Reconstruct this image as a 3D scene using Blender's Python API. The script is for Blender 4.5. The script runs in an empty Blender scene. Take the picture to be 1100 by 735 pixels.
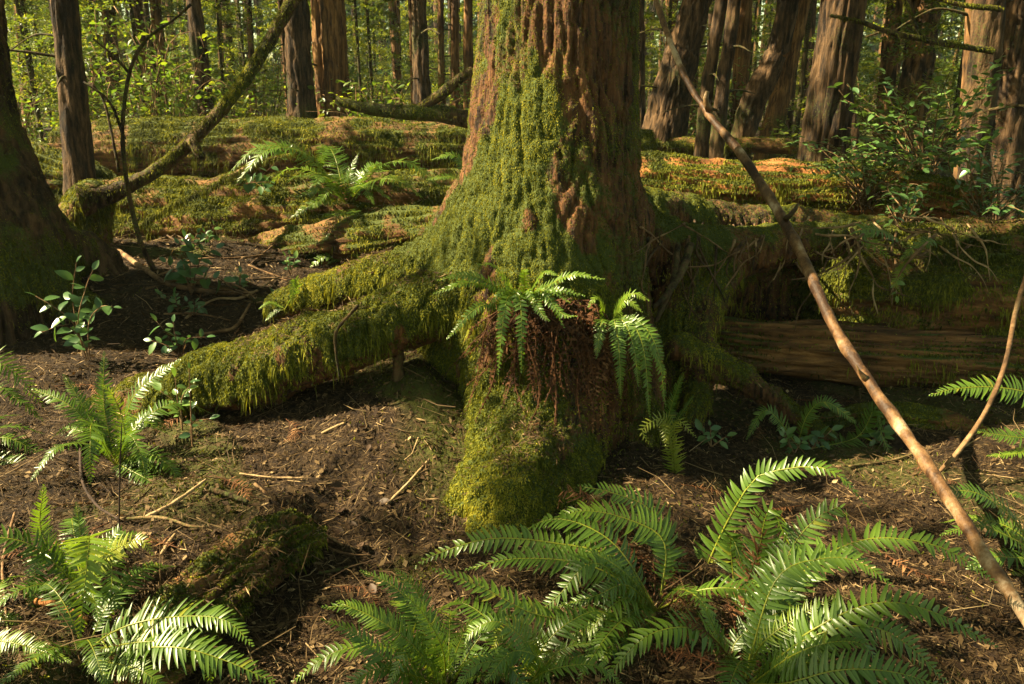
import bpy, math, random
import numpy as np
from mathutils import Vector

R = np.random.default_rng(11)
random.seed(11)
SC = bpy.context.scene
COL = SC.collection
PI = math.pi

# ------------------------------------------------------------------ camera model
F, CX, CY, HOR, CH = 860.0, 550.0, 367.5, 100.0, 1.5
PITCH = math.atan((CY - HOR) / F)
CAM = np.array([0, 0, CH])
_f = np.array([0, math.cos(PITCH), -math.sin(PITCH)])
_u = np.array([0, math.sin(PITCH), math.cos(PITCH)])
_r = np.array([1.0, 0, 0])

def ray(px, py):
    return _f + _r * (px - CX) / F + _u * (CY - py) / F

def at(px, py, Y):
    """the point of the place seen at a pixel of the photograph, Y metres ahead"""
    d = ray(px, py)
    return CAM + d * (Y / d[1])

def pxm(px, py, Y, r):
    """size in metres of r pixels at that point"""
    d = ray(px, py)
    return r * (Y / d[1]) / F

# ------------------------------------------------------------------ noise
_perm = np.random.default_rng(3).permutation(256)
_perm = np.concatenate([_perm, _perm, _perm])
_g = np.random.default_rng(4).normal(size=(256, 3))
_g /= np.linalg.norm(_g, axis=1)[:, None]

def noise(p, s=1.0):
    p = np.asarray(p, float) * s + 100.37
    i = np.floor(p).astype(int); f = p - i; i &= 255
    w = f * f * f * (f * (f * 6 - 15) + 10)
    out = 0
    for a in (0, 1):
        for b in (0, 1):
            for c in (0, 1):
                h = _perm[_perm[_perm[(i[..., 0] + a) & 255] + ((i[..., 1] + b) & 255)] + ((i[..., 2] + c) & 255)]
                g = _g[h]
                d = g[..., 0] * (f[..., 0] - a) + g[..., 1] * (f[..., 1] - b) + g[..., 2] * (f[..., 2] - c)
                out = out + d * (w[..., 0] if a else 1 - w[..., 0]) * (w[..., 1] if b else 1 - w[..., 1]) * (w[..., 2] if c else 1 - w[..., 2])
    return out * 1.6

def fbm(p, s=1.0, o=3):
    v = 0; a = 1.0
    for k in range(o):
        v = v + a * noise(np.asarray(p) + 17.3 * k, s); s *= 2.1; a *= 0.5
    return v

def sst(a, b, x):
    t = np.clip((np.asarray(x, float) - a) / (b - a), 0, 1)
    return t * t * (3 - 2 * t)

# ------------------------------------------------------------------ ground height
def gz(x, y, fine=True):
    x = np.asarray(x, float); y = np.asarray(y, float)
    z = 0.50 * sst(5.6, 10.5, y) + 0.012 * np.clip(y - 10, 0, 60)
    # raised bed on the near left, ending at the rotten log
    d = (x + 0.752) * 0.935 - (y - 2.46) * 0.353
    z = z + 0.10 * sst(-.02, -0.16, d) * sst(3.4, 2.6, y)
    # soil banked up under the big root
    ax, ay, bx, by = -1.62, 3.62, -.46, 3.44
    tt = np.clip(((x - ax) * (bx - ax) + (y - ay) * (by - ay)) / ((bx - ax) ** 2 + (by - ay) ** 2), 0, 1)
    dx, dy = x - ax - tt * (bx - ax), y - ay - tt * (by - ay)
    z = z + (.03 + .31 * tt) * np.exp(-(dx / .34) ** 2 - np.where(dy < 0, (dy / .48) ** 2, (dy / .6) ** 2))
    # slope rising to the left tree
    z = z + 0.22 * sst(-1.0, -2.6, x) * sst(2.9, 3.8, y) * sst(7.5, 6, y)
    # hollow trail to the left of the big tree, mound under it
    z = z - 0.05 * np.exp(-((x + 0.35) / .45) ** 2 - ((y - 2.6) / 1.0) ** 2)
    z = z + 0.08 * np.exp(-((x - 0.1) / .5) ** 2 - ((y - 3.7) / .5) ** 2)
    z = z - 0.08 * sst(.5, 1.4, x) * sst(5.2, 4.0, y)
    z = z + 0.16 * sst(-0.5, -1.2, x) * sst(4.2, 5.0, y) * sst(8, 6.5, y)
    p = np.stack([x, y, x * 0], -1)
    z = z + (0.055 * noise(p, 1.3) + .03 * noise(p + 7, 2.9)) * sst(0.3, 3, np.hypot(x, y)) + 0.12 * noise(p, .22) * sst(6, 14, y)
    if fine:
        z = z + 0.024 * fbm(p, 5.0, 4) - .012 * np.abs(noise(p + 3, 2.2))
    return z

def gp(px, py, lift=0.0):
    d = ray(px, py); t0 = .3
    for k in range(3000):
        t = t0 + .02
        q = CAM + d * t
        if q[2] < float(gz(q[0], q[1])) + lift:
            break
        t0 = t
    return CAM + d * t

# ------------------------------------------------------------------ materials
def new_mat(name):
    m = bpy.data.materials.new(name); m.use_nodes = True
    nt = m.node_tree; nt.nodes.clear()
    return m, nt.nodes, nt.links

def N(n, t, **kw):
    x = n.new(t)
    for k, v in kw.items():
        setattr(x, k, v)
    return x

def mixc(n, l, fac, a, b):
    m = N(n, 'ShaderNodeMix', data_type='RGBA')
    for sock, v in ((m.inputs[0], fac), (m.inputs[6], a), (m.inputs[7], b)):
        if isinstance(v, (int, float)): sock.default_value = v
        elif isinstance(v, tuple): sock.default_value = (*v, 1)
        else: l.new(v, sock)
    return m.outputs[2]

def ramp(n, l, src, stops):
    r = N(n, 'ShaderNodeValToRGB')
    e = r.color_ramp.elements
    while len(e) < len(stops): e.new(.5)
    for k, (p, c) in enumerate(stops):
        e[k].position = p
        e[k].color = (*c, 1) if isinstance(c, tuple) else (c, c, c, 1)
    l.new(src, r.inputs[0])
    return r.outputs[0]

def leaf_mat(name, stops, rough=.45, trans=.35, spec=.5, tint=(1.25, 1.2, .5)):
    """thin foliage; the vertex attribute v picks the colour along the ramp"""
    m, n, l = new_mat(name)
    a = N(n, 'ShaderNodeAttribute', attribute_name='v')
    c = ramp(n, l, a.outputs['Fac'], stops)
    b = N(n, 'ShaderNodeBsdfPrincipled')
    b.inputs['Roughness'].default_value = rough
    b.inputs['Specular IOR Level'].default_value = spec
    l.new(c, b.inputs['Base Color'])
    o = N(n, 'ShaderNodeOutputMaterial')
    if trans > 0:
        t = N(n, 'ShaderNodeBsdfTranslucent')
        mm = N(n, 'ShaderNodeMix', data_type='RGBA', blend_type='MULTIPLY')
        mm.inputs[0].default_value = 1; l.new(c, mm.inputs[6]); mm.inputs[7].default_value = (*[q * 1.5 for q in tint], 1)
        l.new(mm.outputs[2], t.inputs['Color'])
        mx = N(n, 'ShaderNodeMixShader'); mx.inputs[0].default_value = trans
        l.new(b.outputs[0], mx.inputs[1]); l.new(t.outputs[0], mx.inputs[2])
        l.new(mx.outputs[0], o.inputs[0])
    else:
        l.new(b.outputs[0], o.inputs[0])
    return m

def bark_mat(name, stops, sc=(22, 22, 4), bump=.7, moss=(.05, .065, .012), mossamt=1.0, fine=70, rough=.9):
    """fibrous bark or rotten wood; the vertex attribute moss says where green growth covers it"""
    m, n, l = new_mat(name)
    tc = N(n, 'ShaderNodeTexCoord')
    mp = N(n, 'ShaderNodeMapping'); mp.inputs['Scale'].default_value = sc
    l.new(tc.outputs['Object'], mp.inputs[0])
    n1 = N(n, 'ShaderNodeTexNoise'); n1.inputs['Scale'].default_value = 1; n1.inputs['Detail'].default_value = 5
    n1.inputs['Roughness'].default_value = .65; l.new(mp.outputs[0], n1.inputs['Vector'])
    n2 = N(n, 'ShaderNodeTexNoise'); n2.inputs['Scale'].default_value = 2.6; n2.inputs['Detail'].default_value = 3
    l.new(tc.outputs['Object'], n2.inputs['Vector'])
    n3 = N(n, 'ShaderNodeTexNoise'); n3.inputs['Scale'].default_value = fine; n3.inputs['Detail'].default_value = 3
    l.new(tc.outputs['Object'], n3.inputs['Vector'])
    h = N(n, 'ShaderNodeMath', operation='MULTIPLY_ADD'); l.new(n2.outputs[0], h.inputs[0]); h.inputs[1].default_value = .45
    l.new(n1.outputs[0], h.inputs[2])
    h2 = N(n, 'ShaderNodeMath', operation='SUBTRACT'); l.new(h.outputs[0], h2.inputs[0]); h2.inputs[1].default_value = .22
    c = ramp(n, l, h2.outputs[0], stops)
    a = N(n, 'ShaderNodeAttribute', attribute_name='moss')
    mm = N(n, 'ShaderNodeMath', operation='MULTIPLY_ADD'); l.new(n3.outputs[0], mm.inputs[0]); mm.inputs[1].default_value = 1.2
    mm.inputs[2].default_value = -.6
    ad = N(n, 'ShaderNodeMath', operation='ADD'); l.new(a.outputs['Fac'], ad.inputs[0]); l.new(mm.outputs[0], ad.inputs[1])
    mk_ = ramp(n, l, ad.outputs[0], [(.3, 0.0), (.7, mossamt)])
    mc = mixc(n, l, n3.outputs[0], tuple(q * .45 for q in moss), tuple(q * 1.5 for q in moss))
    cc = mixc(n, l, mk_, c, mc)
    b = N(n, 'ShaderNodeBsdfPrincipled'); b.inputs['Roughness'].default_value = rough
    b.inputs['Specular IOR Level'].default_value = .25
    l.new(cc, b.inputs['Base Color'])
    hs = N(n, 'ShaderNodeMath', operation='MULTIPLY_ADD'); l.new(n3.outputs[0], hs.inputs[0]); hs.inputs[1].default_value = .35
    l.new(n1.outputs[0], hs.inputs[2])
    bu = N(n, 'ShaderNodeBump'); bu.inputs['Strength'].default_value = bump; bu.inputs['Distance'].default_value = .02
    l.new(hs.outputs[0], bu.inputs['Height']); l.new(bu.outputs[0], b.inputs['Normal'])
    o = N(n, 'ShaderNodeOutputMaterial'); l.new(b.outputs[0], o.inputs[0])
    return m

M = {}
M['hemlock'] = bark_mat('hemlock_bark', [(.38, (.014, .007, .004)), (.48, (.070, .032, .014)), (.58, (.10, .043, .015)), (.70, (.175, .080, .030))], (44, 44, 5), 1.0)
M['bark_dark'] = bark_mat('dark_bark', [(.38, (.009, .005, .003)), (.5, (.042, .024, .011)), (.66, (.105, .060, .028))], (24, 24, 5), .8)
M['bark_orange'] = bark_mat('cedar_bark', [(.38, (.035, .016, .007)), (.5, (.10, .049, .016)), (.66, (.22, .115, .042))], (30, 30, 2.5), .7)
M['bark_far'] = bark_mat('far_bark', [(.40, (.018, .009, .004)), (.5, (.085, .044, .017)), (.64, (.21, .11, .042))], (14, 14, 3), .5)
M['rot'] = bark_mat('rotten_wood', [(.30, (.02, .010, .005)), (.5, (.10, .046, .016)), (.7, (.22, .105, .035)), (.82, (.34, .19, .08))], (3, 26, 26), .8)
M['rot_red'] = bark_mat('red_rotten_wood', [(.32, (.03, .012, .005)), (.5, (.18, .07, .02)), (.7, (.36, .15, .045))], (4, 24, 24), .8)
M['twig'] = bark_mat('twig_bark', [(.34, (.04, .022, .010)), (.52, (.13, .072, .032)), (.70, (.28, .18, .09))], (12, 12, 12), .4, fine=160)
M['twig_pale'] = bark_mat('pale_twig', [(.3, (.15, .095, .045)), (.55, (.30, .20, .10)), (.78, (.46, .34, .20))], (12, 12, 12), .4, fine=160)
M['pole'] = bark_mat('smooth_pole_bark', [(.38, (.03, .014, .006)), (.47, (.095, .048, .019)), (.55, (.165, .093, .041)), (.66, (.36, .27, .17))], (9, 9, 5), .45, fine=110, rough=.6)
M['stem'] = bark_mat('dark_stem', [(.3, (.015, .009, .007)), (.7, (.05, .03, .02))], (20, 20, 20), .3)

M['moss'] = leaf_mat('moss', [(0, (.018, .022, .004)), (.4, (.072, .082, .009)), (.75, (.165, .170, .016)), (1, (.29, .26, .03))], .8, .3, .15, (1.2, 1.1, .5))
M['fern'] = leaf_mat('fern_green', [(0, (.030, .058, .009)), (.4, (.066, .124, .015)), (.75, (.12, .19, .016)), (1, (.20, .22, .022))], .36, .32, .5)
M['fern_dead'] = leaf_mat('dead_fern', [(0, (.030, .012, .005)), (.5, (.12, .05, .019)), (1, (.28, .14, .06))], .75, .2, .2, (1, .8, .5))
M['rachis'] = leaf_mat('fern_rachis', [(0, (.07, .10, .02)), (1, (.18, .22, .05))], .5, 0)
M['salal'] = leaf_mat('salal_leaf', [(0, (.028, .066, .022)), (.5, (.05, .11, .035)), (1, (.12, .20, .04))], .32, .25, .6)
M['bush'] = leaf_mat('bush_leaf', [(0, (.045, .085, .014)), (.5, (.07, .12, .016)), (1, (.17, .20, .020))], .42, .5, .5)  # part of the sunlit glow is put into this yellow
M['conifer'] = leaf_mat('conifer_spray', [(0, (.026, .05, .012)), (.5, (.075, .11, .014)), (1, (.19, .20, .018))], .5, .52, .4)  # yellow raised in the colour to carry the glow of backlit sprays
M['far'] = leaf_mat('hazed_far_foliage', [(0, (.016, .042, .026)), (.5, (.036, .082, .038)), (1, (.11, .16, .04))], .5, .45, .3)  # blue-green of distant haze is put into the leaf colour
M['litter'] = leaf_mat('litter', [(0, (.014, .0065, .003)), (.4, (.043, .0245, .0105)), (.75, (.108, .068, .029)), (1, (.33, .23, .115))], .8, .1, .2, (1, .8, .6))
M['deadleaf'] = leaf_mat('dead_leaf', [(0, (.035, .019, .010)), (1, (.085, .05, .028))], .6, .15, .3, (1, .8, .6))

def ground_mat():
    m, n, l = new_mat('forest_floor')
    tc = N(n, 'ShaderNodeTexCoord')
    a = N(n, 'ShaderNodeTexNoise'); a.inputs['Scale'].default_value = 38; a.inputs['Detail'].default_value = 6; a.inputs['Roughness'].default_value = .7
    l.new(tc.outputs['Object'], a.inputs['Vector'])
    b = N(n, 'ShaderNodeTexNoise'); b.inputs['Scale'].default_value = 2.2; b.inputs['Detail'].default_value = 4
    l.new(tc.outputs['Object'], b.inputs['Vector'])
    c1 = ramp(n, l, a.outputs[0], [(.36, (.006, .003, .0015)), (.5, (.019, .011, .0048)), (.62, (.046, .029, .0125)), (.76, (.13, .082, .038))])
    at_ = N(n, 'ShaderNodeAttribute', attribute_name='moss')
    c2 = mixc(n, l, a.outputs[0], (.02, .028, .006), (.10, .11, .018))
    sm = N(n, 'ShaderNodeMath', operation='MULTIPLY'); l.new(at_.outputs['Fac'], sm.inputs[0]); l.new(b.outputs[0], sm.inputs[1])
    s2 = ramp(n, l, sm.outputs[0], [(.2, 0.0), (.5, .8)])
    c = mixc(n, l, s2, c1, c2)
    p = N(n, 'ShaderNodeBsdfPrincipled'); p.inputs['Roughness'].default_value = .95; p.inputs['Specular IOR Level'].default_value = .2
    l.new(c, p.inputs['Base Color'])
    bu = N(n, 'ShaderNodeBump'); bu.inputs['Strength'].default_value = .8; bu.inputs['Distance'].default_value = .02
    l.new(a.outputs[0], bu.inputs['Height']); l.new(bu.outputs[0], p.inputs['Normal'])
    o = N(n, 'ShaderNodeOutputMaterial'); l.new(p.outputs[0], o.inputs[0])
    return m
M['ground'] = ground_mat()

# ------------------------------------------------------------------ mesh building
class MB:
    def __init__(s):
        s.V = []; s.F = []; s.A = {}; s.n = 0
    def add(s, V, F, **attrs):
        V = np.asarray(V, float).reshape(-1, 3)
        for k in set(list(s.A) + list(attrs)):
            lst = s.A.setdefault(k, [np.zeros(s.n)] if s.n else [])
            a = attrs.get(k, 0.0)
            lst.append(np.broadcast_to(np.asarray(a, float), (len(V),)).copy())
        for f in (F if isinstance(F, list) else [F]):
            if len(f): s.F.append(np.asarray(f) + s.n)
        s.V.append(V); s.n += len(V)
    def arrays(s):
        return np.concatenate(s.V)
    def tris(s):
        out = []
        for f in s.F:
            out.append(f if f.shape[1] == 3 else np.concatenate([f[:, [0, 1, 2]], f[:, [0, 2, 3]]]))
        return np.concatenate(out)
    def mesh(s, name, mat, smooth=True):
        me = bpy.data.meshes.new(name)
        V = np.concatenate(s.V)
        me.vertices.add(len(V)); me.vertices.foreach_set('co', V.astype(np.float32).ravel())
        tot = np.concatenate([np.full(len(f), f.shape[1]) for f in s.F])
        idx = np.concatenate([f.ravel() for f in s.F])
        st = np.concatenate([[0], np.cumsum(tot)[:-1]])
        me.loops.add(len(idx)); me.loops.foreach_set('vertex_index', idx.astype(np.int32))
        me.polygons.add(len(tot)); me.polygons.foreach_set('loop_start', st.astype(np.int32))
        me.update(calc_edges=True)
        me.polygons.foreach_set('use_smooth', np.full(len(tot), smooth))
        for k, lst in s.A.items():
            a = me.attributes.new(k, 'FLOAT', 'POINT')
            a.data.foreach_set('value', np.concatenate(lst).astype(np.float32))
        me.materials.append(mat)
        me.validate()
        return me
    def obj(s, name, mat, parent=None, smooth=True):
        o = bpy.data.objects.new(name, s.mesh(name, mat, smooth)); COL.objects.link(o)
        if parent is not None:
            o.parent = parent
            o.location = -Vector(parent.location)
        return o

def tag(o, label, cat, group=None, kind=None):
    o['label'] = label; o['category'] = cat
    if group: o['group'] = group
    if kind: o['kind'] = kind
    return o

def thing(name, label, cat, loc=(0, 0, 0), group=None):
    o = bpy.data.objects.new(name, None); COL.objects.link(o)
    o.location = [float(q) for q in loc]; o.empty_display_size = .1
    return tag(o, label, cat, group)

def copy_thing(o, loc, rot, scale, label=None):
    c = o.copy(); COL.objects.link(c)
    c.location = [float(q) for q in loc]; c.rotation_euler = rot; c.scale = scale
    if label: c['label'] = label
    for ch in o.children:
        d = ch.copy(); COL.objects.link(d); d.parent = c
    return c

def nrm(v):
    v = np.asarray(v, float)
    return v / np.maximum(np.linalg.norm(v, axis=-1, keepdims=True), 1e-9)

def spline(P, n):
    """Catmull-Rom through the rows of P (any width), n samples evenly by length"""
    P = np.asarray(P, float)
    if len(P) == 2:
        return P[0] + (P[1] - P[0]) * np.linspace(0, 1, n)[:, None]
    Q = np.concatenate([[2 * P[0] - P[1]], P, [2 * P[-1] - P[-2]]])
    out = []
    for k in range(len(P) - 1):
        a, b, c, d = Q[k:k + 4]
        t = np.linspace(0, 1, 40, endpoint=(k == len(P) - 2))[:, None]
        out.append(.5 * (2 * b + (c - a) * t + (2 * a - 5 * b + 4 * c - d) * t ** 2 + (3 * b - a - 3 * c + d) * t ** 3))
    D = np.concatenate(out)
    s = np.concatenate([[0], np.cumsum(np.linalg.norm(np.diff(D[:, :3], axis=0), axis=1))])
    q = np.linspace(0, s[-1], n)
    return np.stack([np.interp(q, s, D[:, j]) for j in range(D.shape[1])], 1)

def frames(C):
    T = nrm(np.gradient(C, axis=0))
    ref = np.array([0, 0, 1.0]) if abs(T[len(T) // 2][2]) < .8 else np.array([0, 1.0, 0])
    A = nrm(np.cross(ref, T)); B = np.cross(T, A)
    return T, A, B

def tube(mb, P, rad, nseg=10, ring=None, disp=None, cap=True, **attrs):
    """tapered tube along P; disp(points, s along, angle) gives the relief in metres"""
    P = np.asarray(P, float)
    D = np.concatenate([P, np.asarray(rad, float)[:, None]], 1)
    L = np.linalg.norm(np.diff(P, axis=0), axis=1).sum()
    n = ring or max(4, int(L / .05))
    S = spline(D, n); C = S[:, :3]; r = np.maximum(S[:, 3], 1e-4)
    T, A, B = frames(C)
    th = np.linspace(0, 2 * PI, nseg, endpoint=False)
    dirs = A[:, None] * np.cos(th)[None, :, None] + B[:, None] * np.sin(th)[None, :, None]
    V = C[:, None] + dirs * r[:, None, None]
    if disp is not None:
        s = np.linspace(0, L, n)[:, None] + 0 * th[None]
        V = V + dirs * disp(V, s, th[None] + 0 * s)[..., None]
    k = np.arange(n - 1)[:, None] * nseg; j = np.arange(nseg)[None]; j2 = (j + 1) % nseg
    Fq = np.stack([k + j, k + j2, k + nseg + j2, k + nseg + j], -1).reshape(-1, 4)
    V = V.reshape(-1, 3); Fs = [Fq]
    if cap:
        base = len(V)
        V = np.concatenate([V, [C[0] - T[0] * r[0] * .15, C[-1] + T[-1] * r[-1] * .15]])
        jj = np.arange(nseg); j2 = (jj + 1) % nseg
        Fs.append(np.stack([np.full(nseg, base), j2, jj], 1))
        o = (n - 1) * nseg
        Fs.append(np.stack([np.full(nseg, base + 1), o + jj, o + j2], 1))
    at_ = {k2: (f(V) if callable(f) else f) for k2, f in attrs.items()}
    mb.add(V, Fs, **at_)

def pxpath(pts):
    """[(px, py, Y, r_px), ...] -> points, radii in metres"""
    return np.array([at(*p[:3]) for p in pts]), np.array([pxm(*p[:3], p[3]) for p in pts])

# ------------------------------------------------------------------ smooth union of tapered limbs -> one surface
def sdf_mesh(chains, res, k, pad=.1, zmin=None, zmax=None, cut=None):
    segs = []; groups = []
    for P, r in chains:
        S = spline(np.concatenate([P, r[:, None]], 1), max(2, int(np.linalg.norm(np.diff(P, axis=0), axis=1).sum() / .09)))
        groups.append([(a[:3], b[:3], a[3], b[3]) for a, b in zip(S[:-1], S[1:])]); segs += groups[-1]
    lo = np.min([np.minimum(a - ra, b - rb) for a, b, ra, rb in segs], 0) - pad
    hi = np.max([np.maximum(a + ra, b + rb) for a, b, ra, rb in segs], 0) + pad
    if zmin is not None: lo[2] = zmin
    if zmax is not None: hi[2] = zmax
    dim = np.ceil((hi - lo) / res).astype(int) + 1
    D = np.full(dim, 1.0, np.float32)
    ax = [lo[i] + res * np.arange(dim[i]) for i in range(3)]
    box = lambda p0, p1, m: (np.clip(((p0 - m - lo) / res).astype(int), 0, dim - 1), np.clip(((p1 + m - lo) / res).astype(int) + 2, 0, dim))
    for g in groups:
        M_ = max(max(q[2], q[3]) for q in g) + k + .03
        gl, gh = box(np.min([np.minimum(q[0], q[1]) for q in g], 0), np.max([np.maximum(q[0], q[1]) for q in g], 0), M_)
        G = np.full(gh - gl, 1.0, np.float32)
        for a, b, ra, rb in g:
            l_, h_ = box(np.minimum(a, b), np.maximum(a, b), max(ra, rb) + k + .03)
            if np.any(h_ <= l_): continue
            X, Y, Z = np.meshgrid(*[ax[i][l_[i]:h_[i]] for i in range(3)], indexing='ij', sparse=True)
            ab = b - a; q = float(ab @ ab) + 1e-12
            t = np.clip(((X - a[0]) * ab[0] + (Y - a[1]) * ab[1] + (Z - a[2]) * ab[2]) / q, 0, 1)
            d = np.sqrt((X - a[0] - ab[0] * t) ** 2 + (Y - a[1] - ab[1] * t) ** 2 + (Z - a[2] - ab[2] * t) ** 2) - (ra + (rb - ra) * t)
            sl = tuple(slice(l_[i] - gl[i], h_[i] - gl[i]) for i in range(3))
            G[sl] = np.minimum(G[sl], d)
        sl = tuple(slice(gl[i], gh[i]) for i in range(3))
        e = D[sl]; h = np.clip(.5 + .5 * (G - e) / k, 0, 1)
        D[sl] = G * (1 - h) + e * h - k * h * (1 - h)
    D[:, :, -1] = 1; D[:, :, 0] = 1   # closed at the top and below the ground
    s = D < 0
    c = np.zeros(dim - 1, np.int8)
    for i in (0, 1):
        for j in (0, 1):
            for m in (0, 1):
                c += s[i:dim[0] - 1 + i, j:dim[1] - 1 + j, m:dim[2] - 1 + m]
    act = (c > 0) & (c < 8)
    I = np.argwhere(act)
    vid = np.full(dim - 1, -1, np.int64); vid[act] = np.arange(len(I))
    cv = {}
    for i in (0, 1):
        for j in (0, 1):
            for m in (0, 1):
                cv[i, j, m] = D[I[:, 0] + i, I[:, 1] + j, I[:, 2] + m]
    acc = np.zeros((len(I), 3)); cnt = np.zeros(len(I))
    for axis in range(3):
        for u in (0, 1):
            for w in (0, 1):
                p0 = [u, w]; p0.insert(axis, 0); p1 = [u, w]; p1.insert(axis, 1)
                v0 = cv[tuple(p0)]; v1 = cv[tuple(p1)]
                x = (v0 < 0) != (v1 < 0)
                t = np.where(x, v0 / np.where(x, v0 - v1, 1), 0)
                off = np.array(p0, float)[None] + 0 * acc; off[:, axis] = t
                acc += off * x[:, None]; cnt += x
    V = lo + (I + acc / cnt[:, None]) * res
    Fs = []
    for axis in range(3):
        sl0 = [slice(1, -1)] * 3; sl1 = [slice(1, -1)] * 3
        sl0[axis] = slice(0, dim[axis] - 1); sl1[axis] = slice(1, dim[axis])
        A = s[tuple(sl0)]; Bm = s[tuple(sl1)]
        E = np.argwhere(A != Bm); ins = A[tuple(E.T)]
        o = [1, 1, 1]; o[axis] = 0; E = E + np.array(o)
        a1, a2 = (axis + 1) % 3, (axis + 2) % 3
        def cell(d1, d2):
            q = E.copy(); q[:, a1] -= d1; q[:, a2] -= d2
            return vid[tuple(q.T)]
        Q = np.stack([cell(1, 1), cell(0, 1), cell(0, 0), cell(1, 0)], 1)
        Q[~ins] = Q[~ins][:, ::-1]
        Fs.append(Q)
    return V, np.concatenate(Fs)

def vnormals(V, Fq):
    n = np.cross(V[Fq[:, 2]] - V[Fq[:, 0]], V[Fq[:, 3 if Fq.shape[1] == 4 else 1]] - V[Fq[:, 1]])
    out = np.zeros_like(V)
    for j in range(Fq.shape[1]): np.add.at(out, Fq[:, j], n)
    return nrm(out)

def relax(V, Fq, it=1):
    for _ in range(it):
        s = np.zeros_like(V); c = np.zeros(len(V))
        for j in range(4):
            np.add.at(s, Fq[:, j], V[Fq[:, (j + 1) % 4]]); np.add.at(c, Fq[:, j], 1)
        V = .4 * V + .6 * s / np.maximum(c, 1)[:, None]
    return V

# ------------------------------------------------------------------ moss: real little blades standing on a surface
def scatter(V, Ft, n, weight=None):
    a, b, c = V[Ft[:, 0]], V[Ft[:, 1]], V[Ft[:, 2]]
    nn = np.cross(b - a, c - a); ar = np.linalg.norm(nn, axis=1) / 2
    w = ar.copy()
    nv = nrm(nn)
    if weight is not None: w = w * np.clip(weight((a + b + c) / 3, nv), 0, None)
    w = w / w.sum()
    i = np.searchsorted(np.cumsum(w), R.random(n)); i = np.clip(i, 0, len(w) - 1)
    u = R.random(n); v = R.random(n); f = u + v > 1; u[f] = 1 - u[f]; v[f] = 1 - v[f]
    return a[i] + (b - a)[i] * u[:, None] + (c - a)[i] * v[:, None], nv[i]

def blades(mb, P, Nn, ln=(.008, .02), wd=.0028, droop=.25, spread=.9, vbase=None, sc=None):
    n = len(P)
    d = nrm(Nn + R.normal(size=(n, 3)) * spread * .6 + np.array([0, 0, -droop]))
    L = (ln[0] + (ln[1] - ln[0]) * R.random(n) ** 1.5)[:, None]
    if sc is not None: L = L * sc[:, None]; wd = wd * np.sqrt(sc)
    s = nrm(np.cross(d, R.normal(size=(n, 3)))) * (wd * (.6 + .8 * R.random(n)))[:, None]
    mid = P + d * L * .55
    tip = P + d * L + np.array([0, 0, -1]) * L * droop
    V = np.stack([P - d * .002 - s * .5, P - d * .002 + s * .5, mid + s, tip, mid - s], 1)
    k = np.arange(n)[:, None] * 5
    v = (vbase if vbase is not None else .45) + R.normal(size=n) * .16
    mb.add(V.reshape(-1, 3), [(k + np.array([[0, 1, 2, 4]])), (k + np.array([[4, 2, 3]]))], v=np.repeat(np.clip(v, 0, 1), 5))

def moss_on(mb_src, parent, n, weight, name='moss', ln=(.008, .02), wd=.0028, droop=.25, vshift=0.0, vs=3.0, hang=0, scf=None):
    V = mb_src.arrays(); Ft = mb_src.tris()
    P, Nn = scatter(V, Ft, n, weight)
    vb = np.clip(.42 + .32 * fbm(P, vs, 2) + .25 * fbm(P, 19, 2) + vshift, 0, 1)
    m = MB(); blades(m, P, Nn, ln, wd, droop, vbase=vb, sc=scf(P, Nn) if scf else None)
    if hang:
        P, Nn = scatter(V, Ft, hang, lambda p, q: weight(p, q) * (np.abs(q[:, 2] + .1) < .5) * (p[:, 2] < (.7 if scf else 99)) * sst(-.1, .3, fbm(p, 7, 2)))
        Nn = nrm(Nn * .5 + np.array([0, 0, -.9]))
        blades(m, P, Nn, (ln[1] * .8, ln[1] * 2.6), wd * .8, .6, .5, vbase=np.clip(.5 + .3 * fbm(P, vs, 2) + vshift, 0, 1))
    return m.obj(name, M['moss'], parent, smooth=False)

# ------------------------------------------------------------------ fern fronds
_sec = np.array([0, .10, .35, .65, .88, 1.0])
_hw = np.array([.35, 1.0, .92, .72, .38, .03])
_ns = len(_sec)
_pf = []
for q in range(_ns - 1):
    for j in range(2):
        _pf.append([q * 3 + j, q * 3 + j + 1, q * 3 + 3 + j + 1, q * 3 + 3 + j])
_pf = np.array(_pf)

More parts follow.
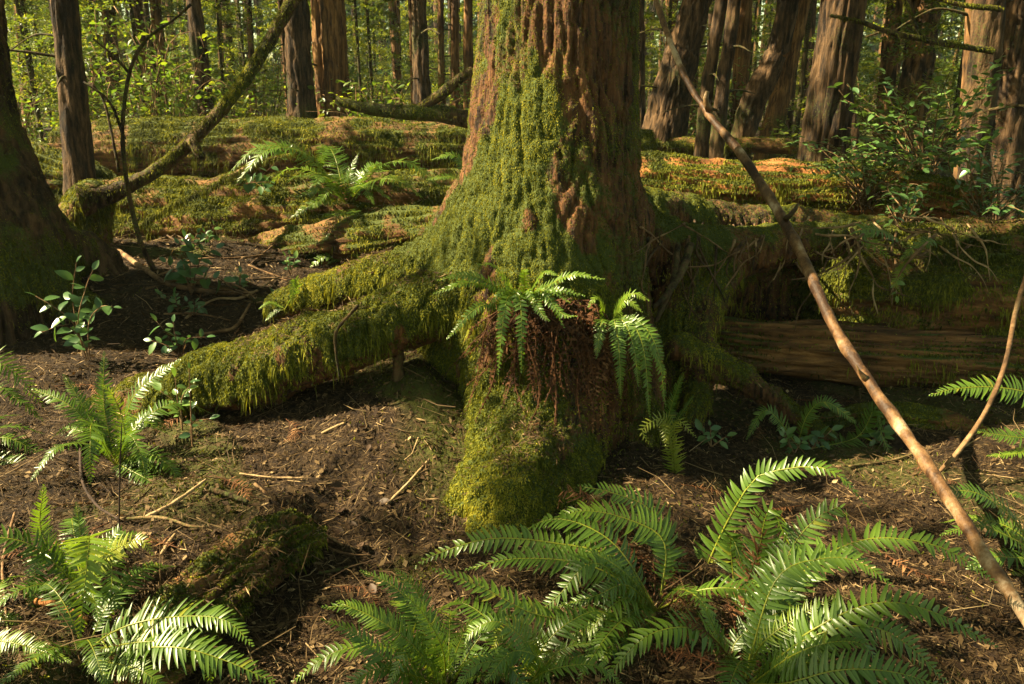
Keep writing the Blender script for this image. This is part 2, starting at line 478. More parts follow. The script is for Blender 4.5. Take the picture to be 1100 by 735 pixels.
def frond(P, W=None, npairs=42, face=.4, v=.45, dead=False, curl=.18, start=.14, parent=None, name='frond', wf=.84, mat=None):
    P = np.asarray(P, float)
    n = 60
    C = spline(P, n)
    L = np.linalg.norm(np.diff(C, axis=0), axis=1).sum()
    if W is None: W = .115 * L
    npairs = int(max(npairs, L / .018)) if not dead else npairs
    T = nrm(np.gradient(C, axis=0))
    h = C[-1] - C[0]; h[2] = 0
    if np.linalg.norm(h) < .05: h = np.array([R.normal(), R.normal(), 0])
    S0 = nrm(np.cross(nrm(h), [0, 0, 1.0]))
    Nn = nrm(np.cross(np.broadcast_to(S0, T.shape), T))
    cd = nrm(CAM - C)
    Nn = nrm(Nn * (1 - face) + cd * face)
    S = nrm(np.cross(T, Nn)); Nn = np.cross(S, T)
    t = np.linspace(start, .992, npairs)
    t = np.concatenate([t, t + .4 / npairs]); side = np.concatenate([np.ones(npairs), -np.ones(npairs)])
    t = np.minimum(t, .998)
    keep = R.random(len(t)) > (.12 if dead else .035); t = t[keep]; side = side[keep]
    m = len(t)
    q = np.linspace(0, 1, n)
    ip = lambda A: np.stack([np.interp(t, q, A[:, j]) for j in range(3)], 1)
    c, Tt, St, Nt = ip(C), nrm(ip(T)), nrm(ip(S)), nrm(ip(Nn))
    pl = W * np.minimum(1, .45 + (t - start) / .22 * .55) * (1 - np.clip(t, 0, 1) ** 2.6) ** .9 + .004
    pl = pl * (1 + R.normal(size=m) * (.15 if dead else .07)) * np.where(R.random(m) < .05, .4 + .4 * R.random(m), 1)
    fw = np.radians(12 + 30 * t ** 2) + R.normal(size=m) * (.3 if dead else .10)
    up = .10 + .25 * np.sin(t * 5 + R.random() * 6) * side + R.normal(size=m) * (.35 if dead else .14)
    d = nrm(St * (side * np.cos(fw))[:, None] + Tt * np.sin(fw)[:, None] + Nt * up[:, None])
    w = L * (.99 - start) / npairs * wf * .5 * np.minimum(1, .35 + pl / W)
    if dead: w = w * .6
    e = nrm(np.cross(Nt, d)); nn = np.cross(d, e)
    cu = (curl * (1 + R.normal(size=m) * .5) * (2.5 if dead else 1)) * pl
    u = _sec[None, :, None]
    mid = c[:, None] + d[:, None] * pl[:, None, None] * u - Nt[:, None] * cu[:, None, None] * u ** 2 + Tt[:, None] * (.10 * pl)[:, None, None] * u ** 2
    ew = e[:, None] * (w[:, None] * _hw[None])[:, :, None]
    fold = nn[:, None] * (w[:, None] * _hw[None])[:, :, None] * .28
    V = np.stack([mid - ew + fold, mid, mid + ew + fold], 2)
    k = np.arange(m)[:, None, None] * (_ns * 3)
    mb = MB()
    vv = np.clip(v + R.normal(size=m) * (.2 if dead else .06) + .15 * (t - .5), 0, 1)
    if not dead:
        br = R.random(m) < .012; vv[br] = 1
    mb.add(V.reshape(-1, 3), (k + _pf[None]).reshape(-1, 4), v=np.repeat(vv, _ns * 3))
    tube(mb, C[::3], np.linspace(.0036, .0011, 20) * (L / .6) ** .5, 4, 20, v=1.0 if not dead else .3)
    return mb.obj(name, mat or M['fern_dead' if dead else 'fern'], parent)

def fern(label, base, fronds, Y=None, extra=0, L=.45, v=.45, face=.4, dead=0, group='sword ferns', npairs=42, cat='fern', name='sword_fern', W=None, az=(0, 2 * PI)):
    b = gp(*base) if Y is None else at(*base, Y)
    t = thing(name, label, cat, b, group)
    for fr in fronds:
        o = {}
        if isinstance(fr[-1], dict): o = fr[-1]; fr = fr[:-1]
        pts = [b + np.array([R.normal() * .012, R.normal() * .012, -.01])] + [at(px, py, b[1] + dy) for px, py, dy in fr]
        if o.get('free'): pts = pts[1:]
        frond(pts, o.get('W', W), o.get('n', npairs), o.get('face', face), o.get('v', v + R.normal() * .10), o.get('dead', False), parent=t,
              name='dead_frond' if o.get('dead') else 'frond', start=o.get('start', .14), wf=o.get('wf', .84), curl=o.get('curl', .18))
    for k in range(extra):
        a = az[0] + (az[1] - az[0]) * (k + R.random() * .8) / max(extra, 1); l = L * (.6 + .5 * R.random()); hh = l * (.22 + .45 * R.random())
        dr = np.array([math.cos(a), math.sin(a), 0])
        dd = k < dead
        if dd: hh *= .15
        pts = [b, b + dr * l * .3 + [0, 0, hh * .75], b + dr * l * .68 + [0, 0, hh * .9], b + dr * l + [0, 0, hh * .45 - (.1 * l if dd else 0)]]
        for q in pts[1:]:
            q[2] = max(q[2], float(gz(q[0], q[1])) + .02)
        frond(pts, W, int(npairs * .9), .15, v + R.normal() * .14 - .1, dd, parent=t, name='dead_frond' if dd else 'frond')
    return t

# ------------------------------------------------------------------ oval leaves
_lu = np.array([0, .2, .5, .8, 1.0]); _lw = np.array([.06, .75, 1.0, .62, .03])
_lf = np.array([[q * 3 + j, q * 3 + j + 1, q * 3 + 3 + j + 1, q * 3 + 3 + j] for q in range(4) for j in range(2)])

def leaves(mb, P, D, Nn, L, W, v, fold=.25, curl=.2):
    P = np.asarray(P); n = len(P)
    D = nrm(D); S = nrm(np.cross(D, Nn)); U = np.cross(S, D)
    L = np.broadcast_to(L, (n,)); W = np.broadcast_to(W, (n,))
    u = _lu[None, :, None]
    mid = P[:, None] + D[:, None] * L[:, None, None] * u - U[:, None] * (curl * L)[:, None, None] * u ** 2
    ew = S[:, None] * (W[:, None] * .5 * _lw[None])[:, :, None]
    fo = U[:, None] * (W[:, None] * .5 * _lw[None] * fold)[:, :, None]
    V = np.stack([mid - ew + fo, mid, mid + ew + fo], 2)
    k = np.arange(n)[:, None, None] * 15
    mb.add(V.reshape(-1, 3), (k + _lf[None]).reshape(-1, 4), v=np.repeat(np.broadcast_to(v, (n,)), 15))

def diamonds(mb, P, D, Nn, L, W, v):
    n = len(P); D = nrm(D); S = nrm(np.cross(D, Nn))
    L = np.broadcast_to(L, (n,))[:, None]; W = np.broadcast_to(W, (n,))[:, None]
    V = np.stack([P, P + D * L * .5 + S * W * .5, P + D * L, P + D * L * .5 - S * W * .5], 1)
    mb.add(V.reshape(-1, 3), np.arange(n)[:, None] * 4 + np.array([[0, 1, 2, 3]]), v=np.repeat(np.clip(np.broadcast_to(v, (n,)), 0, 1), 4))

def spray_branch(mb, p0, d, Lb, n, ls, droop=.35, v=.5):
    """flat lacy conifer branch"""
    d = nrm(d); side = nrm(np.cross(d, [0, 0, 1.0]))
    s = R.random(n) ** .8 * .95 + .05; sg = np.sign(R.random(n) - .5)
    tw = .42 * Lb * (1 - s) ** .7 * (.4 + .6 * np.abs(np.sin(s * 23 + R.random())))
    u = R.random(n) * tw
    td = nrm(side[None] * sg[:, None] + d[None] * .75)
    P = p0 + d * (s * Lb)[:, None] + td * u[:, None]
    P[:, 2] -= droop * Lb * s ** 2 + .35 * u ** 2 / max(Lb, .1) + R.random(n) * .05 * Lb
    D = td + R.normal(size=(n, 3)) * .45
    Nn = np.array([0, 0, 1.0]) + R.normal(size=(n, 3)) * .35
    diamonds(mb, P, D, Nn, ls * (.6 + .8 * R.random(n)), ls * .34, v + R.normal(size=n) * .2)

# ------------------------------------------------------------------ GROUND
def build_ground():
    n = 520
    u = np.linspace(-1, 1, n)
    xs = np.sinh(6.2 * u) / math.sinh(6.2) * 160
    ys = 2.9 + np.sinh(6.2 * u) / math.sinh(6.2) * 160
    X, Y = np.meshgrid(xs, ys, indexing='ij')
    Z = gz(X, Y)
    V = np.stack([X, Y, Z], -1).reshape(-1, 3)
    i = np.arange(n - 1)[:, None] * n; j = np.arange(n - 1)[None]
    Fq = np.stack([i + j, i + n + j, i + n + j + 1, i + j + 1], -1).reshape(-1, 4)
    mb = MB(); mb.add(V, Fq, moss=gmoss(V))
    o = mb.obj('ground', M['ground']); o['kind'] = 'structure'
    tag(o, 'brown forest floor of needles, twigs and rotted wood', 'ground', kind='structure')
    return mb

def gmoss(p):
    x, y = p[:, 0], p[:, 1]
    m = sst(.05, .45, noise(np.stack([x, y, x * 0], -1), 1.6) + .1)
    near = np.exp(-((x - .0) / .45) ** 2 - ((y - 3.0) / .45) ** 2) * 1.2
    back = sst(4.5, 7, y) * .8
    return np.clip(m * .75 + near + back * m, 0, 1)

GB = build_ground()

# ------------------------------------------------------------------ MAIN TREE
def bark_disp(p, amp=.02, sx=19.0, sz=.85):
    q = p * np.array([sx, sx, sz])
    q = q + .22 * noise(p, 5)[..., None]
    a = noise(q); b = noise(q * np.array([1.9, 1.9, 2.2]) + 9)
    return amp * (.55 - 1.25 * np.exp(-(a / .16) ** 2)) + amp * .45 * (.4 - np.exp(-(b / .16) ** 2)) + amp * .3 * noise(p, 40) + amp * .5 * noise(q * .5 + 4)

def organic_tree(name, label, chains, res, k, zmin, zmax, mat, mossfn, nmoss, up_path=None, amp=.02, mossln=(.008, .02), group=None, crown=None):
    V, Fq = sdf_mesh([pxpath(c) for c in chains], res, k, zmin=zmin, zmax=zmax)
    V = relax(V, Fq, 1)
    Nn = vnormals(V, Fq)
    mm = mossfn(V, Nn)
    vert = sst(.75, .35, np.abs(Nn[:, 2]))
    dd = bark_disp(V, amp) * (.35 + .65 * vert) * (1 - .4 * np.clip(mm, 0, 1)) + (.007 + .018 * np.maximum(1 - vert, sst(.6, .3, V[:, 2]))) * fbm(V, 4.5, 2) + .022 * sst(.5, .2, V[:, 2]) * fbm(V, 9, 2) + (.004 + .006 * (1 - vert)) * fbm(V, 14, 2) + .014 * np.clip(mm, 0, 1) * (1 - .75 * vert) * fbm(V, 22, 2)
    V = V + Nn * dd[:, None]
    mb = MB(); mb.add(V, Fq, moss=mm)
    b = V[V[:, 2] < .1].mean(0) if np.any(V[:, 2] < .1) else V.mean(0)
    t = thing(name, label, 'tree', (b[0], b[1], 0), group)
    surf = MB(); surf.add(V, Fq)
    if up_path is not None:
        P, r = up_path
        tube(mb, P, r, 40, 60, disp=lambda v, s, a: bark_disp(v, amp), moss=.3)
    tr = mb.obj('trunk', mat, t)
    def w(p, nv):
        x = mossfn(p, nv)
        return np.clip(x, 0, 1) ** 1.3 * np.where(nv[:, 1] > .45, .25, 1) * (p[:, 2] > -.05) * (p[:, 2] < 2.3)
    ms = moss_on(surf, tr, nmoss, w, ln=mossln, droop=.45, vs=2.2, hang=nmoss // 45, vshift=.07, scf=lambda p, q: np.where(p[:, 2] > .75, .48, .85) * (.75 + .25 * np.clip(q[:, 2], 0, 1)))
    ms.location = (0, 0, 0)
    return t, tr, surf

trunk_c = [(600, -120, 3.78, 80), (600, 0, 3.76, 83), (597, 100, 3.72, 87), (591, 190, 3.68, 93), (586, 265, 3.62, 99), (580, 335, 3.55, 98)]
chains = [trunk_c,
    [(545, 255, 3.70, 66), (505, 298, 3.58, 48), (465, 328, 3.46, 38), (410, 350, 3.38, 34), (350, 372, 3.36, 36), (290, 392, 3.38, 37), (235, 409, 3.43, 35), (190, 422, 3.44, 31), (145, 435, 3.47, 25), (100, 447, 3.52, 18), (55, 460, 3.58, 9)],
    [(545, 230, 3.80, 62), (490, 272, 3.86, 40), (440, 292, 3.95, 27), (390, 305, 4.05, 23), (345, 315, 4.15, 20), (300, 326, 4.3, 14)],
    [(590, 250, 3.66, 94), (588, 330, 3.57, 97), (586, 390, 3.46, 92), (579, 440, 3.32, 80), (566, 485, 3.08, 66), (556, 525, 2.88, 55), (548, 555, 2.74, 46), (538, 585, 2.62, 32), (530, 620, 2.52, 16)],
    [(575, 470, 3.15, 50), (522, 515, 2.96, 32), (494, 545, 2.84, 23), (470, 568, 2.78, 15), (448, 582, 2.74, 7)],
    [(585, 480, 3.1, 46), (605, 525, 2.9, 34), (625, 560, 2.76, 22), (640, 585, 2.68, 10)],
    [(640, 320, 3.66, 54), (662, 385, 3.56, 40), (678, 455, 3.48, 34), (692, 510, 3.42, 28), (700, 560, 3.4, 18)],
    [(640, 235, 3.82, 56), (690, 264, 4.02, 36), (745, 272, 4.10, 31), (800, 268, 4.18, 25), (850, 262, 4.24, 20), (900, 260, 4.34, 12)],
    [(900, 258, 4.3, 9), (850, 262, 4.20, 14), (805, 274, 4.10, 18), (774, 298, 4.0, 18), (756, 340, 3.88, 16), (752, 385, 3.78, 13), (748, 425, 3.68, 13), (740, 465, 3.56, 9)],
    [(690, 280, 4.10, 40), (722, 312, 4.05, 29), (718, 370, 3.95, 25), (712, 430, 3.85, 22), (706, 470, 3.8, 20)],
    [(680, 236, 4.3, 36), (760, 246, 4.6, 30), (850, 250, 4.7, 28), (940, 256, 4.7, 20)],  # cover added over the hollow to keep light out from behind
    [(692, 300, 4.5, 44), (755, 302, 4.85, 46), (835, 312, 5.0, 46)],  # mass added behind the hollow, closing off the sunlit ground
    [(735, 372, 3.66, 16), (790, 402, 3.7, 14), (840, 437, 3.66, 12), (890, 470, 3.55, 8)],
    [(520, 330, 3.75, 60), (500, 400, 3.7, 50), (470, 440, 3.7, 30)],
    [(640, 380, 3.6, 60), (610, 470, 3.5, 60)],
]
def main_moss(p, n):
    # growth on the upper sides of the roots and on the left flank of the trunk, thinning to the right and up
    up = sst(-.25, .65, n[:, 2])
    pat = sst(-.25, .35, fbm(p * np.array([1, 1, .45]), 4.0, 3) + .28 * sst(1.7, 1.0, p[:, 2]) * sst(.4, .1, p[:, 0]))
    str_ = sst(-.2, .35, noise(p * np.array([9, 9, 1.6])))
    left = sst(.50, -.05, p[:, 0] - .1)
    low = sst(1.9, .9, p[:, 2])
    tr = (.30 + .70 * left) * (.45 + .55 * low) * (.35 + .65 * str_) * (.25 + .75 * pat)
    tr = sst(.20, .55, tr + .55 * sst(1.45, .85, p[:, 2]) * sst(.45, .1, p[:, 0]) * (.3 + .7 * pat))
    flank = sst(.25, -.6, n[:, 0]) * .5 * pat
    rootm = up * (.35 + .65 * pat)
    ped = np.exp(-((p[:, 0] + .02) / .28) ** 2) * sst(3.3, 3.0, p[:, 1]) * (.15 + .75 * pat)
    rootm = np.maximum(rootm, .6 * sst(.35, .55, p[:, 0]) * pat * sst(-.5, .2, n[:, 2]))
    under = sst(-.1, -.6, n[:, 2])
    return np.clip(np.maximum(np.maximum(tr * .95 + flank, rootm), ped) * (1 - under), 0, 1)

from mathutils.bvhtree import BVHTree
P_up, r_up = pxpath([(600, -95, 3.78, 78), (600, -400, 3.9, 74)])
top = P_up[0]
P_up = np.array([top, top + [0.0, .03, 2.5], top + [0.05, .1, 6], top + [.1, .15, 14]]); r_up = np.array([.335, .30, .25, .10])
main_t, main_tr, main_s = organic_tree('hemlock_tree', 'large mossy hemlock in the middle, standing on spread roots over a nurse log', chains, .0125, .09, -.12, 2.45, M['hemlock'], main_moss, 330000, (P_up, r_up), .021, (.007, .019))
_bvh = BVHTree.FromPolygons(main_s.arrays().tolist(), main_s.F[0].tolist())
def hitY(px, py, d=3.5):
    h = _bvh.ray_cast(Vector(CAM), Vector(ray(px, py)))[0]
    return h.y if h is not None else d
mb = MB()
P_, r_ = pxpath([(431, 325, 3.36, 7), (430, 360, 3.36, 6.5), (428, 390, 3.36, 5.5), (427, 415, 3.38, 8)])
tube(mb, P_, r_, 10, 40, disp=lambda v, s, a: .006 * fbm(v, 30, 2), moss=.3)
mb.obj('root', M['bark_dark'], main_t)
for pts in ([(690, 215, 3.72, 3), (688, 250, 3.70, 5), (694, 262, 3.66, 5), (684, 300, 3.64, 4)], [(728, 262, 3.84, 3), (724, 300, 3.7, 3.2), (705, 345, 3.58, 2.5)],
            [(742, 262, 3.84, 4), (733, 290, 3.74, 4.5), (715, 318, 3.62, 3.5), (702, 330, 3.58, 2)], [(385, 328, 3.20, 2.0), (362, 355, 3.2, 1.8), (361, 380, 3.19, 1.6), (365, 405, 3.2, 1.2)]):
    mb = MB(); P_, r_ = pxpath(pts); tube(mb, P_, r_, 7, 36, disp=lambda v, s, a: .003 * fbm(v, 40, 2), moss=.35)
    mb.obj('root', M['bark_dark'], main_t)

for k in range(22):
    x = 685 + 150 * R.random(); y = 236 + 28 * R.random(); a = 1.9 + R.normal() * .5 if x > 730 else 1.5 + R.normal() * .4
    pts = []
    for q in range(6):
        hy = hitY(x, y, 0)
        if not 3.2 < hy < 4.6: break
        pts.append((x, y, hy - .012 - .02 * R.random(), (1.5 - .18 * q) * (.5 + .7 * R.random()))); a += R.normal() * .3
        x += math.cos(a) * 18; y += math.sin(a) * 18
    if len(pts) > 2:
        mb = MB(); P_, r_ = pxpath(pts); tube(mb, P_, r_, 6, 30, disp=lambda v, s, a_: .003 * fbm(v, 18, 2), moss=.15)
        mb.obj('root', M['twig' if R.random() < .5 else 'bark_dark'], main_t)

# ------------------------------------------------------------------ LEFT TREE
lch = [[(-112, -120, 4.75, 98), (-105, 20, 4.72, 100), (-95, 120, 4.68, 104), (-72, 210, 4.62, 112), (-45, 280, 4.55, 116), (-30, 340, 4.5, 105), (-20, 380, 4.5, 90)],
       [(-20, 240, 4.5, 70), (30, 290, 4.5, 38), (70, 318, 4.55, 26), (105, 338, 4.6, 18), (150, 350, 4.75, 14)],
       [(-30, 300, 4.4, 75), (-5, 350, 4.25, 40), (10, 385, 4.2, 22)],
       [(20, 275, 4.7, 38), (85, 268, 5.0, 26), (112, 280, 5.1, 23), (130, 312, 5.1, 17)]]
def left_moss(p, n):
    pat = sst(-.3, .35, fbm(p, 3.0, 3)); up = sst(-.2, .6, n[:, 2])
    low = sst(1.3, .5, p[:, 2]); right = sst(-.1, .8, n[:, 0])
    return np.clip(np.maximum(up * (.15 + .85 * pat), low * (.15 + .55 * right) * pat), 0, 1)
top = at(-121, -105, 4.75)
lch = [[(q[0] - 9, *q[1:]) for q in c] for c in lch]
left_t, left_tr, left_s = organic_tree('hemlock_tree', 'dark furrowed trunk at the left edge with a mossy flared base', lch, .017, .12, -.1, 2.5, M['bark_dark'], left_moss, 70000,
    (np.array([top, top + [-.15, .05, 3], top + [-.4, .1, 9], top + [-.6, .1, 17]]), np.array([.50, .42, .32, .08])), .024, (.006, .017))

# ------------------------------------------------------------------ LOGS
def log(label, pts, mat, mossfn, nmoss, amp=.025, nseg=96, name='fallen_log', ring=None, mln=(.010, .028), streak=(2.0, 9.0), cat='log', vshift=0.0):
    P, r = pxpath(pts)
    b = P[len(P) // 2]
    t = thing(name, label, cat, (b[0], b[1], float(gz(b[0], b[1]))))
    mb = MB()
    def disp(v, s, a):
        q = np.stack([s * streak[0], np.cos(a) * streak[1] * .35, np.sin(a) * streak[1] * .35], -1)
        return amp * (fbm(q, 1, 3) * 1.2 - 1.2 * np.abs(noise(q * np.array([.6, 3, 3]) + 5))) + amp * .8 * fbm(v, 1.6, 2)
    L = np.linalg.norm(np.diff(P, axis=0), axis=1).sum()
    tube(mb, P, r, nseg, ring or int(L / .022), disp)
    V = mb.arrays(); Ft = mb.tris(); nn = np.zeros_like(V)
    fn = np.cross(V[Ft[:, 1]] - V[Ft[:, 0]], V[Ft[:, 2]] - V[Ft[:, 0]])
    for j in range(3): np.add.at(nn, Ft[:, j], fn)
    nn = nrm(nn); mb.A['moss'] = [mossfn(V, nn)]
    o = mb.obj('wood', mat, t)
    if nmoss:
        m = moss_on(mb, t, nmoss, lambda p, n: np.clip(mossfn(p, n), 0, 1) ** 1.2 * np.where(n[:, 1] > .5, .2, 1), ln=mln, droop=.6, wd=.0036, vshift=vshift, hang=nmoss // 16)
    return t, mb

def topmoss(lo=-.1, hi=.6, base=.1, s=2.6):
    def f(p, n):
        pat = sst(-.35, .35, fbm(p, s, 3))
        return np.clip(sst(lo, hi, n[:, 2]) * (.35 + .65 * pat) + base * pat, 0, 1)
    return f

rlog, rlog_mb = log('broad mossy nurse log right of the big tree, tangled with roots', [(835, 305, 5.5, 34), (868, 305, 5.1, 48), (915, 306, 4.72, 58), (1000, 308, 4.5, 66), (1120, 305, 4.4, 72), (1280, 300, 4.3, 75)],
    M['rot'], topmoss(-.55, .35, .35), 90000, .04)
log('bare brown rotten log below the mossy nurse log, right', [(748, 362, 4.35, 22), (820, 372, 4.3, 28), (900, 380, 4.25, 30), (1000, 386, 4.2, 32), (1120, 392, 4.15, 34), (1260, 398, 4.1, 34)],
    M['rot'], topmoss(.55, 1.1, .12), 9000, .03, streak=(1.2, 16))
log('orange rotted log with a mossy top behind the nurse log, right', [(640, 196, 6.3, 27), (720, 199, 6.2, 29), (800, 204, 6.1, 29), (900, 206, 5.9, 29), (985, 214, 5.7, 27), (1060, 228, 5.5, 22)],
    M['rot_red'], topmoss(.25, .75, .12), 40000, .03)
log('mossy log far left, lying level behind the split log', [(70, 165, 9.8, 26), (150, 160, 9.6, 30), (260, 160, 9.4, 31), (380, 158, 9.2, 30), (520, 160, 9.0, 27), (700, 160, 8.8, 20)],
    M['rot'], topmoss(-.25, .45, .25), 50000, .035, nseg=80, ring=260, mln=(.02, .05))
log('split rotten log with a mossy top in front of the far left log', [(95, 232, 7.3, 34), (160, 236, 7.25, 43), (240, 240, 7.2, 47), (330, 238, 7.1, 48), (430, 234, 7.0, 48), (540, 232, 6.9, 46)],
    M['rot'], topmoss(.1, .6, .15), 50000, .045, nseg=90, ring=240, mln=(.016, .04))
log('low mossy log end between the split log and the second root', [(225, 284, 6.75, 12), (280, 276, 6.55, 19), (345, 266, 6.35, 24), (410, 258, 6.2, 27), (480, 250, 6.1, 27), (540, 248, 6.0, 22)],
    M['rot'], topmoss(-.2, .5, .3), 14000, .04, nseg=60)
stub, stub_mb = log('rotten log stub with a mossy rim on the near left floor', [(331, 566, 2.52, 16), (320, 578, 2.46, 29), (300, 588, 2.40, 35), (275, 602, 2.316, 38), (230, 642, 2.11, 42), (190, 682, 1.93, 44), (150, 735, 1.75, 38)],
    M['rot'], topmoss(.15, .8, .1, 5), 14000, .03, nseg=80, streak=(6, 9), mln=(.006, .014))
log('thin mossy log lying far right behind the bent trees', [(660, 157, 9.5, 7), (750, 157, 9.3, 8), (830, 157, 9.1, 8), (860, 160, 9, 6)], M['rot'], topmoss(-.3, .4, .3), 5000, .015, nseg=24, ring=120, mln=(.015, .04))
log('mossy log fragment lying under the bare rotten log, right', [(880, 452, 3.75, 9), (940, 448, 3.75, 14), (1010, 456, 3.65, 15), (1060, 470, 3.55, 10)], M['rot'], topmoss(-.2, .5, .2), 5000, .02, nseg=40, mln=(.006, .016))

log('mossy mound of a rotted log behind the left edge tree', [(-60, 190, 8.3, 34), (20, 186, 8.1, 34), (70, 192, 7.9, 28), (118, 206, 7.8, 18)], M['rot'], topmoss(-.3, .5, .4), 14000, .06, nseg=60, mln=(.02, .05))
log('mossy stump at the foot of the thin leaning trunk, left', [(84, 300, 6.0, 36), (86, 262, 5.92, 30), (92, 232, 5.84, 25), (100, 212, 5.78, 20), (110, 205, 5.74, 9)], M['rot'], topmoss(-.7, .4, .5), 9000, .03, nseg=48, name='mossy_stump', cat='stump', mln=(.01, .03))
# ------------------------------------------------------------------ BRANCHES AND POLES
def pole(name, label, pts, mat, cat='branch', nseg=16, amp=.004, moss=None, nmoss=0, group=None, ring=None, mln=(.008, .02), extra=()):
    P, r = pxpath(pts)
    t = thing(name, label, cat, P[0], group)
    mb = MB()
    tube(mb, P, r, nseg, ring, disp=lambda v, s, a: amp * fbm(v, 12, 3), moss=(lambda v: moss if moss is not None else .25 * noise(v, 5)) if not nmoss else lambda v: .3 + .5 * noise(v, 3))
    for pp in extra:
        P2, r2 = pxpath(pp); tube(mb, P2, r2, 8, None, disp=lambda v, s, a: amp * .5 * fbm(v, 14, 2), moss=.3)
    mb.obj('wood' if nmoss else 'stick', mat, t)
    if nmoss:
        moss_on(mb, t, nmoss, lambda p, n: sst(-.6, .5, n[:, 2]) * (.2 + .8 * sst(-.3, .3, fbm(p, 4, 2))), ln=mln, droop=.8)
    return t

pole('fallen_pole', 'smooth tan dead pole slanting across the right side in front of the log', [(700, -14, 5.2, 2.7), (722, 50, 4.85, 3.1), (741, 92, 4.6, 3.5), (765, 128, 4.4, 4.0), (790, 158, 4.2, 4.4), (822, 205, 3.95, 5.0), (850, 252, 3.7, 5.4), (878, 312, 3.4, 5.9), (900, 358, 3.2, 6.1), (940, 420, 2.9, 6.5), (1000, 505, 2.55, 6.9), (1060, 600, 2.2, 7.4), (1125, 700, 1.9, 7.8)],
     M['pole'], 'pole', 24, .006, extra=[[(843, 236, 3.75, 3.5), (852, 228, 3.73, 2.6), (858, 218, 3.72, 1.2)], [(934, 410, 2.94, 4.5), (925, 402, 2.94, 2.6), (920, 392, 2.93, .8)], [(762, 118, 4.42, 4), (758, 108, 4.4, 3), (760, 98, 4.4, 2)]])
pole('dead_tree', 'thin mossy dead trunk leaning up to the right over the left logs', [(88, 216, 5.7, 18), (112, 210, 5.75, 11), (150, 194, 5.85, 7.5), (188, 168, 5.95, 7), (230, 126, 6.1, 6.8), (266, 82, 6.2, 6.6), (314, 2, 6.35, 6.4), (345, -50, 6.5, 6)],
     M['bark_dark'], 'fallen trunk', 22, .010, nmoss=9000, mln=(.007, .020), extra=[[(205, 150, 5.98, 6), (212, 162, 5.95, 5), (218, 170, 5.92, 3)]])
pole('broken_branch', 'dead grey branch poking left from behind the big tree', [(361, 107, 7.3, 4), (385, 115, 7.3, 6), (425, 120, 7.3, 7.5), (470, 122, 7.3, 9), (500, 128, 7.3, 9), (560, 140, 7.3, 9)],
     M['bark_dark'], 'branch', 18, .008, nmoss=3500, extra=[[(450, 117, 7.3, 5), (472, 103, 7.25, 6), (492, 86, 7.2, 5.5), (508, 75, 7.2, 4)]])
pole('sapling', 'thin dark crooked sapling rising in front of the mossy leaning trunk', [(200, 335, 5.2, 3), (180, 312, 5.2, 3), (155, 270, 5.2, 2.8), (143, 230, 5.3, 2.5), (134, 180, 5.3, 2.3), (132, 130, 5.3, 2.1), (140, 75, 5.3, 1.9), (158, 42, 5.3, 1.6), (186, 22, 5.3, 1.3), (205, 5, 5.3, 1.5)],
     M['bark_dark'], 'sapling', 10, .003, nmoss=350, mln=(.006, .016), extra=[[(134, 150, 5.3, 1.8), (118, 110, 5.3, 1.5), (90, 88, 5.3, 1)], [(140, 80, 5.3, 1.8), (122, 60, 5.3, 1.4), (100, 42, 5.3, 1)], [(128, 185, 5.3, 1.6), (112, 110, 5.4, 1.4), (95, 88, 5.4, 1)]])
pole('mossy_stick', 'long mossy stick slanting over the face of the split log', [(150, 243, 6.1, 2.5), (185, 222, 6.2, 2.5), (225, 203, 6.3, 2.5), (270, 178, 6.4, 2.2), (320, 164, 6.5, 1.6)], M['twig'], 'stick', 8, .003, nmoss=4000, mln=(.01, .05))
pole('hanging_vine', 'thin brown vine hanging down at the far right edge', [(1108, 280, 3.5, 2.5), (1092, 330, 3.4, 2.5), (1080, 390, 3.2, 2.6), (1060, 440, 3.1, 2.6), (1032, 482, 3.0, 2.6), (1008, 508, 2.95, 2.2)], M['twig'], 'vine', 7, .002)

